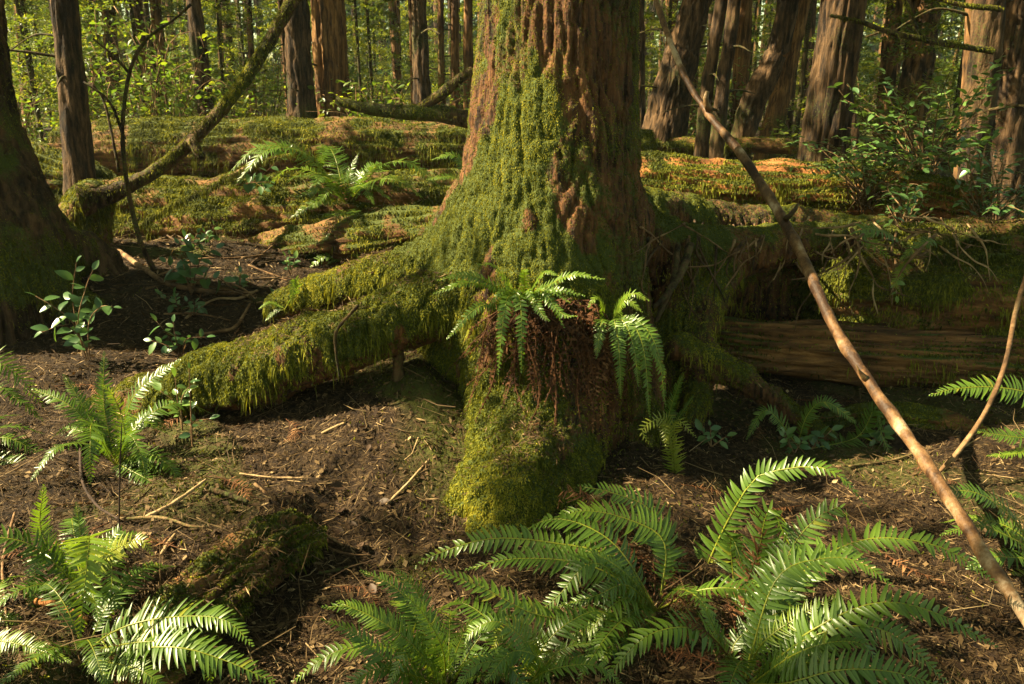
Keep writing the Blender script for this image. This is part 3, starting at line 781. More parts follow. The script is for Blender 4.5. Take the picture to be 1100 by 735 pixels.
G_STICK = 'sticks lying on the forest floor'
sticks = [
    ('bent brown stick crossing above the rotten log stub', [(274, 525), (312, 555), (368, 591)], 2.0, 'twig'),
    ('straight pale stick leaning beside the low left fern', [(158, 562), (190, 545), (222, 521)], 2.6, 'twig_pale'),
    ('thick reddish cut stick along the bottom left edge', [(66, 723), (130, 722), (206, 726)], 4.2, 'pole'),
    ('thin red vine climbing the left edge of the picture', [(17, 556), (8, 590), (4, 619), (10, 688)], 1.8, 'pole'),
    ('dark hooked twig in front of the tall left fern', [(87, 478), (89, 520), (104, 547), (128, 563)], 1.8, 'stem'),
    ('slender mossy twig pointing right at the pale stick', [(135, 563), (175, 562), (205, 571), (222, 572)], 2.0, 'twig'),
    ('short stub of mossy stick above the bent stick', [(226, 532), (245, 538), (267, 546)], 3.6, 'bark_dark'),
    ('short bleached stick beside the bright left frond', [(174, 602), (182, 590), (189, 580)], 2.6, 'twig_pale'),
    ('fine straw twig lying level in the middle of the trail', [(258, 513), (290, 517), (330, 518)], 1.3, 'twig_pale'),
    ('thin straight stick beside the dead leaves on the trail', [(415, 547), (438, 524), (461, 498)], 1.6, 'twig_pale'),
    ('short mossy stick left of the bottom centre fern', [(344, 622), (365, 618), (388, 612)], 2.6, 'bark_dark'),
    ('pale splinter on the dark ground below the big root', [(346, 470), (358, 464), (370, 459)], 1.8, 'twig_pale'),
    ('long brown branch on the ground behind the big root', [(119, 267), (160, 296), (184, 310), (231, 318), (275, 320)], 3.0, 'twig'),
    ('curved grey twig just behind the tip of the big root', [(211, 364), (235, 360), (254, 354), (269, 330)], 2.2, 'twig'),
    ('thin twig with a forked end beyond the big root', [(200, 345), (230, 325), (262, 322), (300, 300)], 1.5, 'twig_pale'),
    ('pale dead stalk by the slanting pole, lower right', [(1010, 507), (1030, 487), (1052, 474)], 1.4, 'twig_pale'),
    ('grey crossing twig under the mossy log fragment', [(912, 505), (960, 498), (1010, 480)], 1.6, 'twig'),
    ('long thin stick half buried at the foot of the big tree', [(525, 568), (560, 564), (620, 568), (660, 580)], 1.8, 'twig'),
    ('brown twig leaning over the dark hollow on the right', [(770, 340), (800, 352), (845, 372)], 2.2, 'twig'),
    ('broken stick in the shade between the right ferns', [(690, 560), (720, 600), (735, 640)], 2.0, 'twig'),
    ('thin grey stick near the tip of the low arching frond', [(285, 690), (320, 670), (350, 668)], 1.5, 'twig'),
    ('crooked root twig on the trail under the dead leaves', [(330, 560), (350, 590), (372, 600), (400, 602)], 1.7, 'twig'),
    ('brown stick beneath the bright left frond', [(120, 690), (150, 700), (185, 718)], 4.5, 'rot_red'),
    ('flat sliver of red rotten wood by the left vine', [(40, 655), (70, 662), (95, 676)], 4.5, 'rot_red'),
]
for lab, pts, r, m in sticks:
    g = [gp(*p) for p in pts]
    P_ = np.array([q + [0, 0, .012 + .004 * r] for q in g]); rr = np.array([r * q[1] / F * .95 for q in g]); rr[-1] *= .55
    t = thing('stick', lab, 'stick', P_[0], G_STICK)
    mb = MB(); tube(mb, P_, rr, 8, 40, disp=lambda v, s, a: .0025 * fbm(v, 25, 2), moss=.45 if 'mossy' in lab else 0)
    mb.obj('wood', M[m], t)
for k in range(26):
    px, py = 125 + 200 * R.random(), 250 + 95 * R.random(); a = R.normal() * .6; l = 25 + 55 * R.random()
    q = [gp(px + math.cos(a) * l * f, py + math.sin(a) * l * f * .45 + R.normal() * 2) + [0, 0, .02 + .05 * R.random()] for f in (0, .5, 1)]
    t = thing('stick', 'thin dead stick, one of many on the soil before the split log', 'stick', q[0], 'sticks strewn before the split log')
    mb = MB(); tube(mb, q, [.007, .006, .003], 6, 24, disp=lambda v, s, a_: .004 * fbm(v, 12, 2), moss=.1); mb.obj('wood', M['twig' if R.random() < .6 else 'bark_dark'], t)
mb = MB(); P_ = np.array([gp(123, 662), at(127, 584, 2.25), at(129, 500, 2.3), at(131, 455, 2.34)])
tube(mb, P_, [.0035, .003, .0028, .0015], 6, 30); tag(mb.obj('dry_stalk', M['stem']), 'upright black dead stem standing before the tall left fern', 'stem')
mb = MB(); P_ = np.array([at(513, 716, 2.0), at(500, 660, 2.05), at(478, 610, 2.15), at(455, 588, 2.2)])
tube(mb, P_, [.003, .003, .0025, .0015], 6, 30); tag(mb.obj('dry_stalk', M['stem']), 'bare black frond stalk standing in the bottom centre fern', 'stem')

# exposed roots and twigs tangled over the nurse log
for k in range(52):
    a = R.random(); px = 850 + 200 * R.random(); py = 232 + 40 * R.random()
    Y = 4.25 - .25 * R.random(); ln = 30 + 75 * R.random(); hang = R.random() < .5
    pts = [(px, py, Y + .25)]
    x, y = px, py
    ang = R.normal() * .5 + (1.35 if hang else (.25 if R.random() < .5 else 2.9))
    for q in range(4):
        ang += R.normal() * .35
        x += math.cos(ang) * ln / 4; y += abs(math.sin(ang)) * ln / 4
        yy = Y + (.18 if y < 250 else .0) - .03 * q * (1 if hang else .3) + (.1 if y > 340 else 0)
        pts.append((x, y, yy))
    mb = MB(); P_, r_ = pxpath([(*p, (1.5 - .27 * i) * (.5 + .7 * a)) for i, p in enumerate(pts)])
    tube(mb, P_, r_, 6, 30, disp=lambda v, s, a_: .004 * fbm(v, 14, 2), moss=.2)
    o = mb.obj('root', M['twig' if R.random() < .75 else 'twig_pale'], rlog)

# ------------------------------------------------------------------ FERNS
fern('tall sunlit fern at left with fronds fanning from its centre', (125, 500), [
    [(112, 440, .05), (112, 378, .12)], [(135, 450, .0), (150, 418, .0), (194, 386, .05)], [(95, 445, .05), (68, 402, .1)], [(80, 440, 0), (34, 417, .05)],
    [(134, 470, -.05), (124, 430, -.08), (110, 414, -.12), {'v': .7, 'wf': .6, 'face': .7}], [(104, 465, -.12), (98, 456, -.2), (97, 478, -.3), (97, 520, -.34), {'v': .45, 'face': .6}],
    [(135, 468, -.12), (148, 480, -.2), (158, 516, -.28)], [(150, 488, -.1), (178, 497, -.15), (203, 533, -.2)], [(148, 455, .05), (180, 465, .05)],
    [(155, 450, .1), (182, 462, .1)], [(130, 500, -.1), (165, 520, -.2), (188, 548, -.22), {'v': .25}]], extra=5, L=.4, v=.42)
fern('fern entering from the left edge with pale arching fronds', (-45, 492), [
    [(-20, 395, 0), (15, 400, 0), (47, 438, 0), {'v': .7, 'face': .7, 'wf': .6}], [(-10, 420, 0), (20, 430, -.05), (46, 452, -.05)], [(0, 495, -.1), (30, 500, -.12), (64, 508, -.12)],
    [(0, 470, -.05), (40, 485, -.05), (58, 492, -.05)], [(-10, 515, -.1), (15, 520, -.15), (48, 545, -.2)]], extra=6, L=.4, v=.38)
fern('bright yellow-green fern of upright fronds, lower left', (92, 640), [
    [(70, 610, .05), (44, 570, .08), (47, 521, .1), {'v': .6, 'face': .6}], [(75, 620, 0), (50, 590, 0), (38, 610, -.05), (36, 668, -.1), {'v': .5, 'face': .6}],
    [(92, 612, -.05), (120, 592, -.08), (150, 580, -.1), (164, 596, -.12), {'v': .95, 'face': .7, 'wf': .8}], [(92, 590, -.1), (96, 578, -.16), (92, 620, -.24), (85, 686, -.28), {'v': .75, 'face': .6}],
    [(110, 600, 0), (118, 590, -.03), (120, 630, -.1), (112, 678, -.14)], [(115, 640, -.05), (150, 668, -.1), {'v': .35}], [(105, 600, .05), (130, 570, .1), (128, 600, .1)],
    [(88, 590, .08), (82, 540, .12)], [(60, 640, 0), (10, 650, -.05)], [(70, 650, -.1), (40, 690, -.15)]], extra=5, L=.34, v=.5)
fern('low fern at bottom left with one long arching frond', (92, 700), [
    [(120, 680, 0), (156, 667, 0), (205, 662, 0), (243, 667, -.02), (272, 694, -.06), {'v': .45, 'face': .62, 'W': .068}], [(150, 690, -.05), (190, 690, -.05), (222, 702, -.08), (226, 738, -.1), {'v': .5, 'face': .6}],
    [(180, 695, -.08), (240, 709, -.1), (300, 736, -.12), {'v': .45}], [(140, 680, .1), (173, 657, .15), (240, 612, .28), {'v': .5, 'face': .1}], [(150, 720, -.12), (190, 750, -.15), {'v': .6}], [(110, 720, -.1), (120, 750, -.12)]], extra=4, L=.35, v=.42)
fern('sunlit fern cut by the bottom left corner of the picture', (-30, 705), [
    [(-10, 690, 0), (20, 692, -.02), (76, 711, -.05), {'v': .7, 'face': .6}], [(-15, 670, .1), (8, 664, .1), (36, 682, .08), {'v': .7}], [(-10, 720, -.05), (30, 735, -.1)], [(-10, 705, -.02), (40, 725, -.06)]], extra=3, L=.3, v=.6)
fern('bottom centre fern of broad shining fronds leaning left', (482, 738), [
    [(440, 690, .0), (390, 655, .0), (346, 652, -.02), {'v': .45, 'face': .6}], [(460, 690, .08), (430, 636, .12), (387, 613, .14), {'face': .6}], [(470, 700, .0), (450, 640, .05), (425, 611, .05), {'face': .7, 'v': .5}],
    [(450, 700, -.02), (410, 668, -.02), (362, 646, .0), {'face': .55}], [(476, 700, -.05), (455, 660, -.05), (432, 635, -.06), {'face': .75, 'v': .55, 'wf': .7}], [(440, 725, -.1), (400, 720, -.15), (350, 760, -.2)],
    [(470, 725, -.08), (440, 700, -.14), (415, 740, -.2)], [(490, 700, .05), (510, 660, .05)], [(430, 720, -.1), (380, 680, -.1), (345, 665, -.1)]], extra=6, L=.38, v=.42)
fern('wide fern in the bottom middle with fronds spreading left and down', (706, 655), [
    [(660, 600, .05), (592, 583, .1), (525, 579, .1), (465, 597, .08), (446, 610, .06), {'v': .55, 'face': .55, 'W': .062}], [(640, 668, -.12), (575, 660, -.2), (520, 632, -.2), (465, 611, -.2), {'v': .6, 'face': .7, 'W': .06}],
    [(714, 585, .12), (680, 560, .15), (625, 549, .15), (583, 566, .14), {'v': .55, 'face': .55}], [(720, 600, .2), (700, 550, .25), (660, 530, .25), (620, 522, .25), {'v': .45}], [(700, 600, .16), (660, 556, .19), (610, 527, .2), (598, 548, .18), {'dead': True}],
    [(678, 622, -.05), (650, 600, -.05), (626, 590, -.04)], [(674, 629, -.1), (640, 640, -.12), (598, 652, -.12)], [(670, 643, -.12), (630, 680, -.16), (585, 714, -.16), {'v': .7}], [(685, 654, -.1), (670, 670, -.12), (646, 694, -.14), {'v': .65}],
    [(640, 605, -.1), (600, 640, -.14), (575, 662, -.15), {'face': .5}], [(670, 690, -.18), (620, 705, -.25), (590, 715, -.28), {'face': .6}], [(660, 720, -.2), (600, 740, -.3)], [(640, 610, 0), (560, 600, .02), (500, 612, 0), {'v': .3}],
    [(660, 690, -.2), (640, 730, -.3)], [(690, 690, -.15), (720, 740, -.25), {'v': .7}], [(730, 640, -.05), (750, 690, -.1), (762, 740, -.15), {'dead': True}], [(690, 670, -.12), (650, 680, -.16), (625, 700, -.16), {'dead': True}]], extra=7, L=.45, v=.42, dead=3)
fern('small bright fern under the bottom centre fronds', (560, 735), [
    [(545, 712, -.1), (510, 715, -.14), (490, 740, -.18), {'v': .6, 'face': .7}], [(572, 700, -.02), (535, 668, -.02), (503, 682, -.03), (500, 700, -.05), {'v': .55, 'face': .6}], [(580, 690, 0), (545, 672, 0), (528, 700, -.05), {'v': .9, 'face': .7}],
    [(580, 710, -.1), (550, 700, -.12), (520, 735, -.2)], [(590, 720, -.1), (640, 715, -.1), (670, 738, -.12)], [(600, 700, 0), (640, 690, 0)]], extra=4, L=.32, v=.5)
fern('huge fern at lower right with long fronds arching to the right', (800, 735), [
    [(752, 640, .45), (802, 525, .5), (844, 504, .48), (894, 506, .42), (934, 546, .35), {'v': .42, 'face': .6, 'W': .075}], [(833, 624, .1), (886, 600, .12), (925, 605, .1), (960, 630, .06), {'v': .45, 'face': .62, 'W': .075}],
    [(860, 618, .2), (909, 586, .25), (955, 578, .25), (1016, 590, .22), (1071, 626, .18), {'v': .48, 'face': .65, 'W': .07}], [(871, 678, -.05), (940, 648, -.05), (1004, 658, -.08), (1071, 695, -.12), {'v': .5, 'face': .66, 'W': .072}],
    [(860, 690, -.05), (924, 672, -.08), (970, 689, -.1), (1018, 733, -.14), {'v': .45, 'face': .6}], [(840, 735, -.15), (900, 720, -.2), (960, 722, -.22), (1020, 740, -.24), {'v': .4, 'face': .6}],
    [(780, 700, 0), (762, 665, .02), (750, 638, .04), {'v': .6}], [(806, 700, .05), (814, 655, .08)], [(810, 650, .3), (825, 548, .35), (850, 592, .3), {'v': .4}], [(790, 640, .35), (785, 575, .4), (800, 615, .3), {'v': .35}],
    [(770, 690, -.05), (738, 668, -.05), (740, 720, -.12), {'dead': True}], [(800, 640, .3), (820, 570, .35), (800, 545, .35), {'dead': True}], [(850, 590, .3), (900, 545, .35), (915, 575, .3), {'v': .4}],
    [(820, 690, .0), (880, 650, 0), (910, 640, 0), {'v': .8, 'wf': .5}], [(860, 700, -.1), (920, 690, -.15), (950, 720, -.2), {'v': .3}], [(790, 690, .1), (850, 655, .12), (880, 690, .08), {'v': .3}]], extra=6, L=.52, v=.40, dead=3)
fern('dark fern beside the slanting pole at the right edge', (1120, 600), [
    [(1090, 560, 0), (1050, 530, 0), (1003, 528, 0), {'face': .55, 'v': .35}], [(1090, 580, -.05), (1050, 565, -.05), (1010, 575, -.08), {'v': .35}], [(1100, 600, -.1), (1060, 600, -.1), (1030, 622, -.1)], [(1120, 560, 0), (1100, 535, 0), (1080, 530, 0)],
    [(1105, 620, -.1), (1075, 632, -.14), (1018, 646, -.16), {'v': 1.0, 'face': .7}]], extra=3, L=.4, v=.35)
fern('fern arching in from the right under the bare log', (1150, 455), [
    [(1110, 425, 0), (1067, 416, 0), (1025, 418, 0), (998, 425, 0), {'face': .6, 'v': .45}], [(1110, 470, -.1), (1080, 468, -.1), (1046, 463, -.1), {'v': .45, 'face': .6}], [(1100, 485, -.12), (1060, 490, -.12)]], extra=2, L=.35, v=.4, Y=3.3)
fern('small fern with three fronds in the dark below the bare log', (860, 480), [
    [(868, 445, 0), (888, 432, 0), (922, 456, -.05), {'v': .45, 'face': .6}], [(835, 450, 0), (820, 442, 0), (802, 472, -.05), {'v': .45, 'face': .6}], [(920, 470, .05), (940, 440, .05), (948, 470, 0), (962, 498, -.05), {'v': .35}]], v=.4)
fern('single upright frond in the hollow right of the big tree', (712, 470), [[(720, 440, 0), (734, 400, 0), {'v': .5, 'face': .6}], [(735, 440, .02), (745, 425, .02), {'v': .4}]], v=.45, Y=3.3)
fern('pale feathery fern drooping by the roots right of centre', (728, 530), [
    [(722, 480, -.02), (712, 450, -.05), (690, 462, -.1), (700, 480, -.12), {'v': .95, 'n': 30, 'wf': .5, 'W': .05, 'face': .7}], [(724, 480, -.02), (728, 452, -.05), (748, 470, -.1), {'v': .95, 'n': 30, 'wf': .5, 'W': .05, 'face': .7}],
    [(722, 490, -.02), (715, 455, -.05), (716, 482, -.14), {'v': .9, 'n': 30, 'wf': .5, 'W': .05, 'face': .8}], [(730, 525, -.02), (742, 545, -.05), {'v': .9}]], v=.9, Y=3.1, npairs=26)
# epiphytic ferns on the big tree, with a skirt of dead fronds
tf = []
for tip in ((466, 315), (470, 301), (513, 284), (566, 292), (600, 296), (649, 300), (480, 364)):
    mx, my = 560 + (tip[0] - 560) * .55, 322 + (tip[1] - 322) * .5 - 14
    tf.append([(mx, my, -.16), (tip[0], tip[1], -.22), {'v': .5, 'face': .55, 'n': 30, 'W': .031}])
for tip in ((533, 353), (535, 402), (560, 400), (590, 345), (620, 340)):
    tf.append([(tip[0] * .4 + 560 * .6 - 2, 318, -.18), (tip[0] * .75 + 560 * .25, 338, -.26), (tip[0], tip[1], -.30), {'v': .42, 'face': .55, 'n': 28, 'W': .031}])
for tip in ((540, 306), (592, 312), (612, 325), (575, 336), (552, 340), (628, 318), (525, 330), (606, 352)):
    tf.append([(560 + (tip[0] - 560) * .5, 312, -.2), (tip[0], tip[1], -.24), {'v': .45, 'face': .6, 'n': 24, 'W': .024}])
for k in range(72):
    f = (k + R.random()) / 72; x0 = 535 + 100 * R.random(); x1 = 492 + 190 * f + R.normal() * 8
    y1 = (385 + 95 * R.random()) - 40 * abs(f - .55); xm = x0 * .4 + x1 * .6 + R.normal() * 6
    tf.append([(x0 + R.normal() * 6, 322 + 16 * R.random(), -.2), (xm, 345 + 12 * R.random(), -.2), (xm * .4 + x1 * .6 + R.normal() * 5, y1 * .6 + 350 * .4, -.2), (x1 + R.normal() * 7, y1, -.2),
               {'dead': True, 'face': .3 + .5 * R.random(), 'n': int(16 + 14 * R.random()), 'v': .0 + .42 * R.random() ** 2, 'W': .006 + .020 * R.random() ** 1.5, 'start': .1 + .3 * R.random()}])
Y0 = hitY(562, 326)
for fr in tf:
    for j in range(len(fr) - 1):
        x, y, dy = fr[j]
        if fr[-1].get('dead'): fr[j] = (x, y, min(hitY(x, y, 3.4), Y0 + .3) - Y0 - (.015 if j == 0 else .03 + .06 * R.random()))
        else: fr[j] = (x, y, min(dy + .0, hitY(x, y, 3.6) - Y0 - .05))
fern('fern growing on the front of the big trunk above a skirt of dead fronds', (562, 326), tf, Y=Y0, v=.45)
tf = []
for tip in ((697, 323), (690, 335), (632, 330)):
    tf.append([((tip[0] + 653) / 2, (tip[1] + 342) / 2 - 16, -.1), (tip[0], tip[1], -.14), {'v': .7, 'face': .6, 'n': 30, 'W': .03}])
for tip in ((711, 398), (667, 428), (698, 448), (715, 437), (640, 385), (686, 415)):
    tf.append([(tip[0] * .5 + 653 * .5, 345, -.12), (tip[0] * .85 + 653 * .15, 375, -.18), (tip[0], tip[1], -.2), {'v': .48, 'face': .62, 'n': 38, 'W': .036}])
for k in range(12):
    x1 = 625 + 65 * R.random(); y1 = 400 + 75 * R.random()
    tf.append([(650 + R.normal() * 8, 350, -.1), (x1 * .6 + 650 * .4, 375, -.15), (x1, y1, -.15), {'dead': True, 'n': 26, 'v': .35 + .3 * R.random(), 'W': .026}])
Y0 = hitY(653, 345)
for fr in tf:
    for j in range(len(fr) - 1):
        x, y, dy = fr[j]
        fr[j] = (x, y, min(dy, hitY(x, y, 3.9) - Y0 - .04) if not fr[-1].get('dead') else min(hitY(x, y, 3.5), Y0 + .3) - Y0 - .05)
fern('smaller fern hanging on the right side of the big trunk', (653, 345), tf, Y=Y0, v=.48)
# ferns on the logs
fern('fern clump with drooping fronds on top of the split log', (372, 222), [
    [(350, 190, -.1), (333, 196, -.2)], [(365, 180, -.05), (345, 178, -.1)], [(345, 215, -.2), (310, 236, -.35)], [(355, 235, -.3), (345, 260, -.4), (338, 288, -.4), {'v': .4}], [(372, 240, -.3), (368, 262, -.4), (367, 286, -.4)],
    [(385, 235, -.3), (385, 280, -.4)], [(395, 200, -.1), (422, 216, -.2)], [(385, 190, 0), (408, 182, 0)], [(375, 190, 0), (385, 165, .05)], [(345, 205, -.2), (318, 212, -.3)], [(360, 200, -.2), (335, 225, -.4)]], Y=6.75, v=.42, npairs=30, extra=13, L=.95)
fern('fern with two long fronds against the left of the big trunk', (505, 200), [[(490, 168, 0), (462, 172, -.05), {'v': .45}], [(485, 190, -.05), (458, 193, -.1)]], Y=6.0, v=.45, npairs=30)
fern('small fern clump low in front of the split log', (372, 283), [[(385, 250, 0), (402, 262, -.1)], [(360, 250, 0), (345, 262, -.1)], [(372, 245, 0), (372, 225, 0)], [(350, 275, -.05), (320, 300, -.15)], [(395, 270, 0), (410, 285, -.1)]], Y=6.2, v=.4, npairs=28, extra=4, L=.35, dead=2)
fern('little fern with drooping fronds among the roots on the nurse log', (985, 268), [[(945, 248, -.1), (925, 250, -.12), (958, 279, -.2), {'free': 0, 'v': .5}], [(1004, 259, -.1), (985, 264, -.14), (966, 281, -.2), {'v': .5}], [(962, 300, -.2), (966, 312, -.22), {'v': .8}]], Y=4.2, v=.5, npairs=30)
fern('small fern in the shade behind the end of the big root', (310, 330), [[(318, 310, -.05), (316, 300, -.05), (313, 328, -.1)], [(290, 325, 0), (278, 332, -.05)], [(295, 335, 0), (285, 345, -.05)]], Y=4.1, v=.5, npairs=26)

# ------------------------------------------------------------------ SALAL AND SEEDLINGS
def leafy_plant(name, label, base, stems, nleaf, L, Y=None, v=.5, mat='salal', group=None, up=.7, cat='plant'):
    b = gp(*base) if Y is None else at(*base, Y)
    t = thing(name, label, cat, b, group)
    sm = MB(); lm = MB()
    for st in stems:
        P = np.array([b] + [at(px, py, b[1] + dy) for px, py, dy in st])
        tube(sm, P, np.linspace(.004, .0015, len(P)), 6, 24)
        C = spline(P, 60)
        k = nleaf + 2
        i = np.clip((np.linspace(.35, 1, k) * 59).astype(int), 0, 59)
        T = nrm(np.gradient(C, axis=0))[i]
        sd = nrm(np.cross(T, CAM - C[i])) * np.where(np.arange(k) % 2, 1, -1)[:, None]
        D = sd + T * .35 + R.normal(size=(k, 3)) * .4; D[-1] = T[-1] + R.normal(size=3) * .2
        Nn = np.array([0, 0, 1.0]) * up + nrm(CAM - C[i]) * .5 + R.normal(size=(k, 3)) * .3
        l = L * (.45 + .65 * R.random(k))
        leaves(lm, C[i], D, Nn, l, l * .55, np.clip(v + R.normal(size=k) * .15, 0, 1))
    sm.obj('stem', M['twig'], t); lm.obj('foliage', M[mat], t)
    return t

leafy_plant('salal', 'glossy leafy shrub at left with stacked oval leaves before the left trunk', (98, 402), [[(85, 360, 0), (78, 320, 0), (82, 282, -.05)], [(80, 350, -.05), (58, 330, -.1), (38, 318, -.1)], [(95, 350, 0), (108, 330, 0), (122, 330, 0)], [(84, 350, -.05), (92, 310, -.1), (100, 290, -.1)], [(90, 370, -.05), (70, 350, -.1), (45, 357, -.12)]], 7, .085, Y=3.9, v=.5)
leafy_plant('salal', 'thin salal sprig with small leaves in front of the split log', (205, 318), [[(196, 280, 0), (192, 262, 0)], [(205, 275, 0), (215, 258, 0)], [(215, 300, 0), (240, 300, 0)], [(200, 300, 0), (178, 282, 0)], [(215, 280, 0), (232, 266, 0)]], 5, .10, v=.45)
leafy_plant('salal', 'low salal sprig with round leaves behind the big root end', (195, 385), [[(180, 360, 0), (168, 345, 0)], [(188, 360, 0), (186, 346, 0)], [(200, 365, 0), (222, 362, 0)], [(180, 372, 0), (163, 366, 0)]], 4, .075, v=.5)
leafy_plant('seedling', 'bright yellow-green seedling at the tip of the big root', (196, 462), [[(192, 440, 0), (188, 405, 0)], [(190, 435, 0), (172, 420, 0)], [(195, 430, 0), (206, 412, 0)]], 3, .06, v=.95)
leafy_plant('seedling', 'dark seedling with rounded leaves beside the yellow-green one', (207, 482), [[(205, 440, 0), (203, 396, 0)], [(206, 455, 0), (225, 450, 0)]], 3, .05, v=.3)
leafy_plant('salal', 'small leafy sprig on top of the far left log', (258, 165), [[(255, 155, 0), (252, 146, 0)], [(262, 155, 0), (270, 150, 0)]], 5, .11, Y=9.2, v=.6)
leafy_plant('salal', 'trailing leafy sprig on top of the split log', (262, 200), [[(270, 195, -.1), (285, 203, -.2)], [(280, 190, -.1), (310, 160, -.1)], [(255, 198, -.1), (290, 195, -.2)]], 6, .09, Y=6.9, v=.5)
leafy_plant('seedling', 'tiny two-leaved plant below the pale feathery fern', (736, 555), [[(733, 540, 0), (728, 530, 0)], [(738, 542, 0), (744, 536, 0)]], 2, .05, Y=3.0, v=.9)
leafy_plant('seedling', 'small bright leaf sprig hanging on the nurse log roots', (962, 300), [[(962, 305, -.05), (963, 318, -.06)]], 3, .05, Y=4.05, v=.95)

for k in range(26):
    y = 1.9 + 3.0 * R.random(); x = (R.random() * 2 - 1) * (.62 * y)
    b = np.array([x, y, 0]); a = R.random() * 6.28; l = .16 + .22 * R.random(); d = np.array([math.cos(a), math.sin(a), 0]); e = np.array([-d[1], d[0], 0]) * R.normal() * .15
    P = np.array([b, b + d * l * .5 + e * l, b + d * l])
    P[:, 2] = gz(P[:, 0], P[:, 1]) + .018
    o = frond(P, .028 + .02 * R.random(), 24, 0, .3 + .4 * R.random(), True, name='dead_frond'); tag(o, 'brown dead fern frond lying flat on the forest floor', 'dead frond', 'dead fronds fallen on the forest floor')

for k in range(12):
    px, py = 130 + 190 * R.random(), 262 + 80 * R.random()
    if k > 7: px, py = 760 + 200 * R.random(), 430 + 60 * R.random()
    leafy_plant('sprig', 'tiny green sprig low on the dark soil between the logs and roots', (px, py), [[(px + R.normal() * 9, py - 10 - 14 * R.random(), 0)] for q in range(3)], 3, .06, v=.35 + .3 * R.random(), group='tiny sprigs on the dark soil')
# dead leaves on the trail
for k, ((px, py), s, where) in enumerate([((372, 526), 1.2, 'topmost large dead leaf of the trail cluster'), ((365, 551), 1.1, 'broad greyish dead leaf left of the cluster centre'), ((369, 579), 1.0, 'dead leaf lying at the lower left of the trail cluster'),
        ((383, 575), 1.1, 'light brown dead leaf lying flat at the cluster bottom'), ((386, 588), .8, 'small curled dead leaf lowest in the trail cluster'), ((406, 544), .9, 'pinkish dead leaf at the right of the trail cluster'), ((403, 643), .8, 'lone dead leaf left of the bottom centre fern'),
        ((395, 487), .6, 'small reddish dead leaf high on the trail'), ((387, 556), .8, 'half buried dead leaf in the middle of the cluster')]):
    b = gp(px, py); mb = MB(); a = R.random() * 6.28
    leaves(mb, [b + [0, 0, .014]], [[math.cos(a), math.sin(a), .15]], [[R.normal() * .3, -.5, 1]], .058 * s, .036 * s, R.random() * .7, .45, -.2)
    mo = mb.obj('dead_leaf', M['deadleaf']); tag(mo, where, 'dead leaf', 'dead leaves on the trail')

# ------------------------------------------------------------------ TREES BEHIND
def trunk_mesh(mb, P, r, nseg, amp, sx=15, hi=5.0):
    n = 110
    D = np.concatenate([P, r[:, None]], 1)
    S = spline(D, 400)
    tube(mb, S[:, :3], S[:, 3], nseg, 260 if nseg > 20 else 110, disp=lambda v, s, a: bark_disp(v, amp, sx, 1.5) + amp * .8 * noise(v, 2), moss=lambda v: np.clip(.22 - .12 * (v[:, 2] - P[0][2]) + .6 * noise(v, 2.5), 0, .8))

def make_crown(z0, z1, rad, nb, nl, ls):
    """whorled drooping branches, lacy, with gaps"""
    mb = MB(); br = MB()
    for k in range(nb):
        f = (k + R.random()) / nb; z = z0 + (z1 - z0) * f; a = R.random() * 2 * PI
        l = rad * (1 - f * .8) * (.6 + .6 * R.random())
        d = np.array([math.cos(a), math.sin(a), .1 + .2 * f])
        p0 = np.array([0, 0, z])
        spray_branch(mb, p0, d, l, nl, ls, .30, .5 + .2 * R.normal())
        d1 = nrm(d)
        tube(br, [p0, p0 + d1 * l * .5 - [0, 0, .07 * l], p0 + d1 * l * .95 - [0, 0, .28 * l]], [.03, .018, .004], 4, 6)
    return mb.mesh('crown', M['conifer'], False), br.mesh('branches', M['bark_dark'])
CROWNS = [make_crown(4.5, 17, 2.3, 36, 150, .20), make_crown(7, 20, 2.6, 36, 150, .22), make_crown(5.5, 15, 2.0, 32, 150, .20)]

BOUGHS = [make_crown(2.4, 5.5, 2.0, 7, 420, .085), make_crown(2.8, 6, 2.3, 8, 420, .085), make_crown(2.2, 5, 1.8, 6, 420, .085)]

def add_crown(t, k, rz=None, sc=1.0, z=0.0):
    for me, nm in zip(CROWNS[k], ('crown', 'limb')):
        o = bpy.data.objects.new(nm, me); COL.objects.link(o); o.parent = t
        o.location = (0, 0, z); o.scale = (sc, sc, sc); o.rotation_euler = (0, 0, rz if rz is not None else R.random() * 6.28)

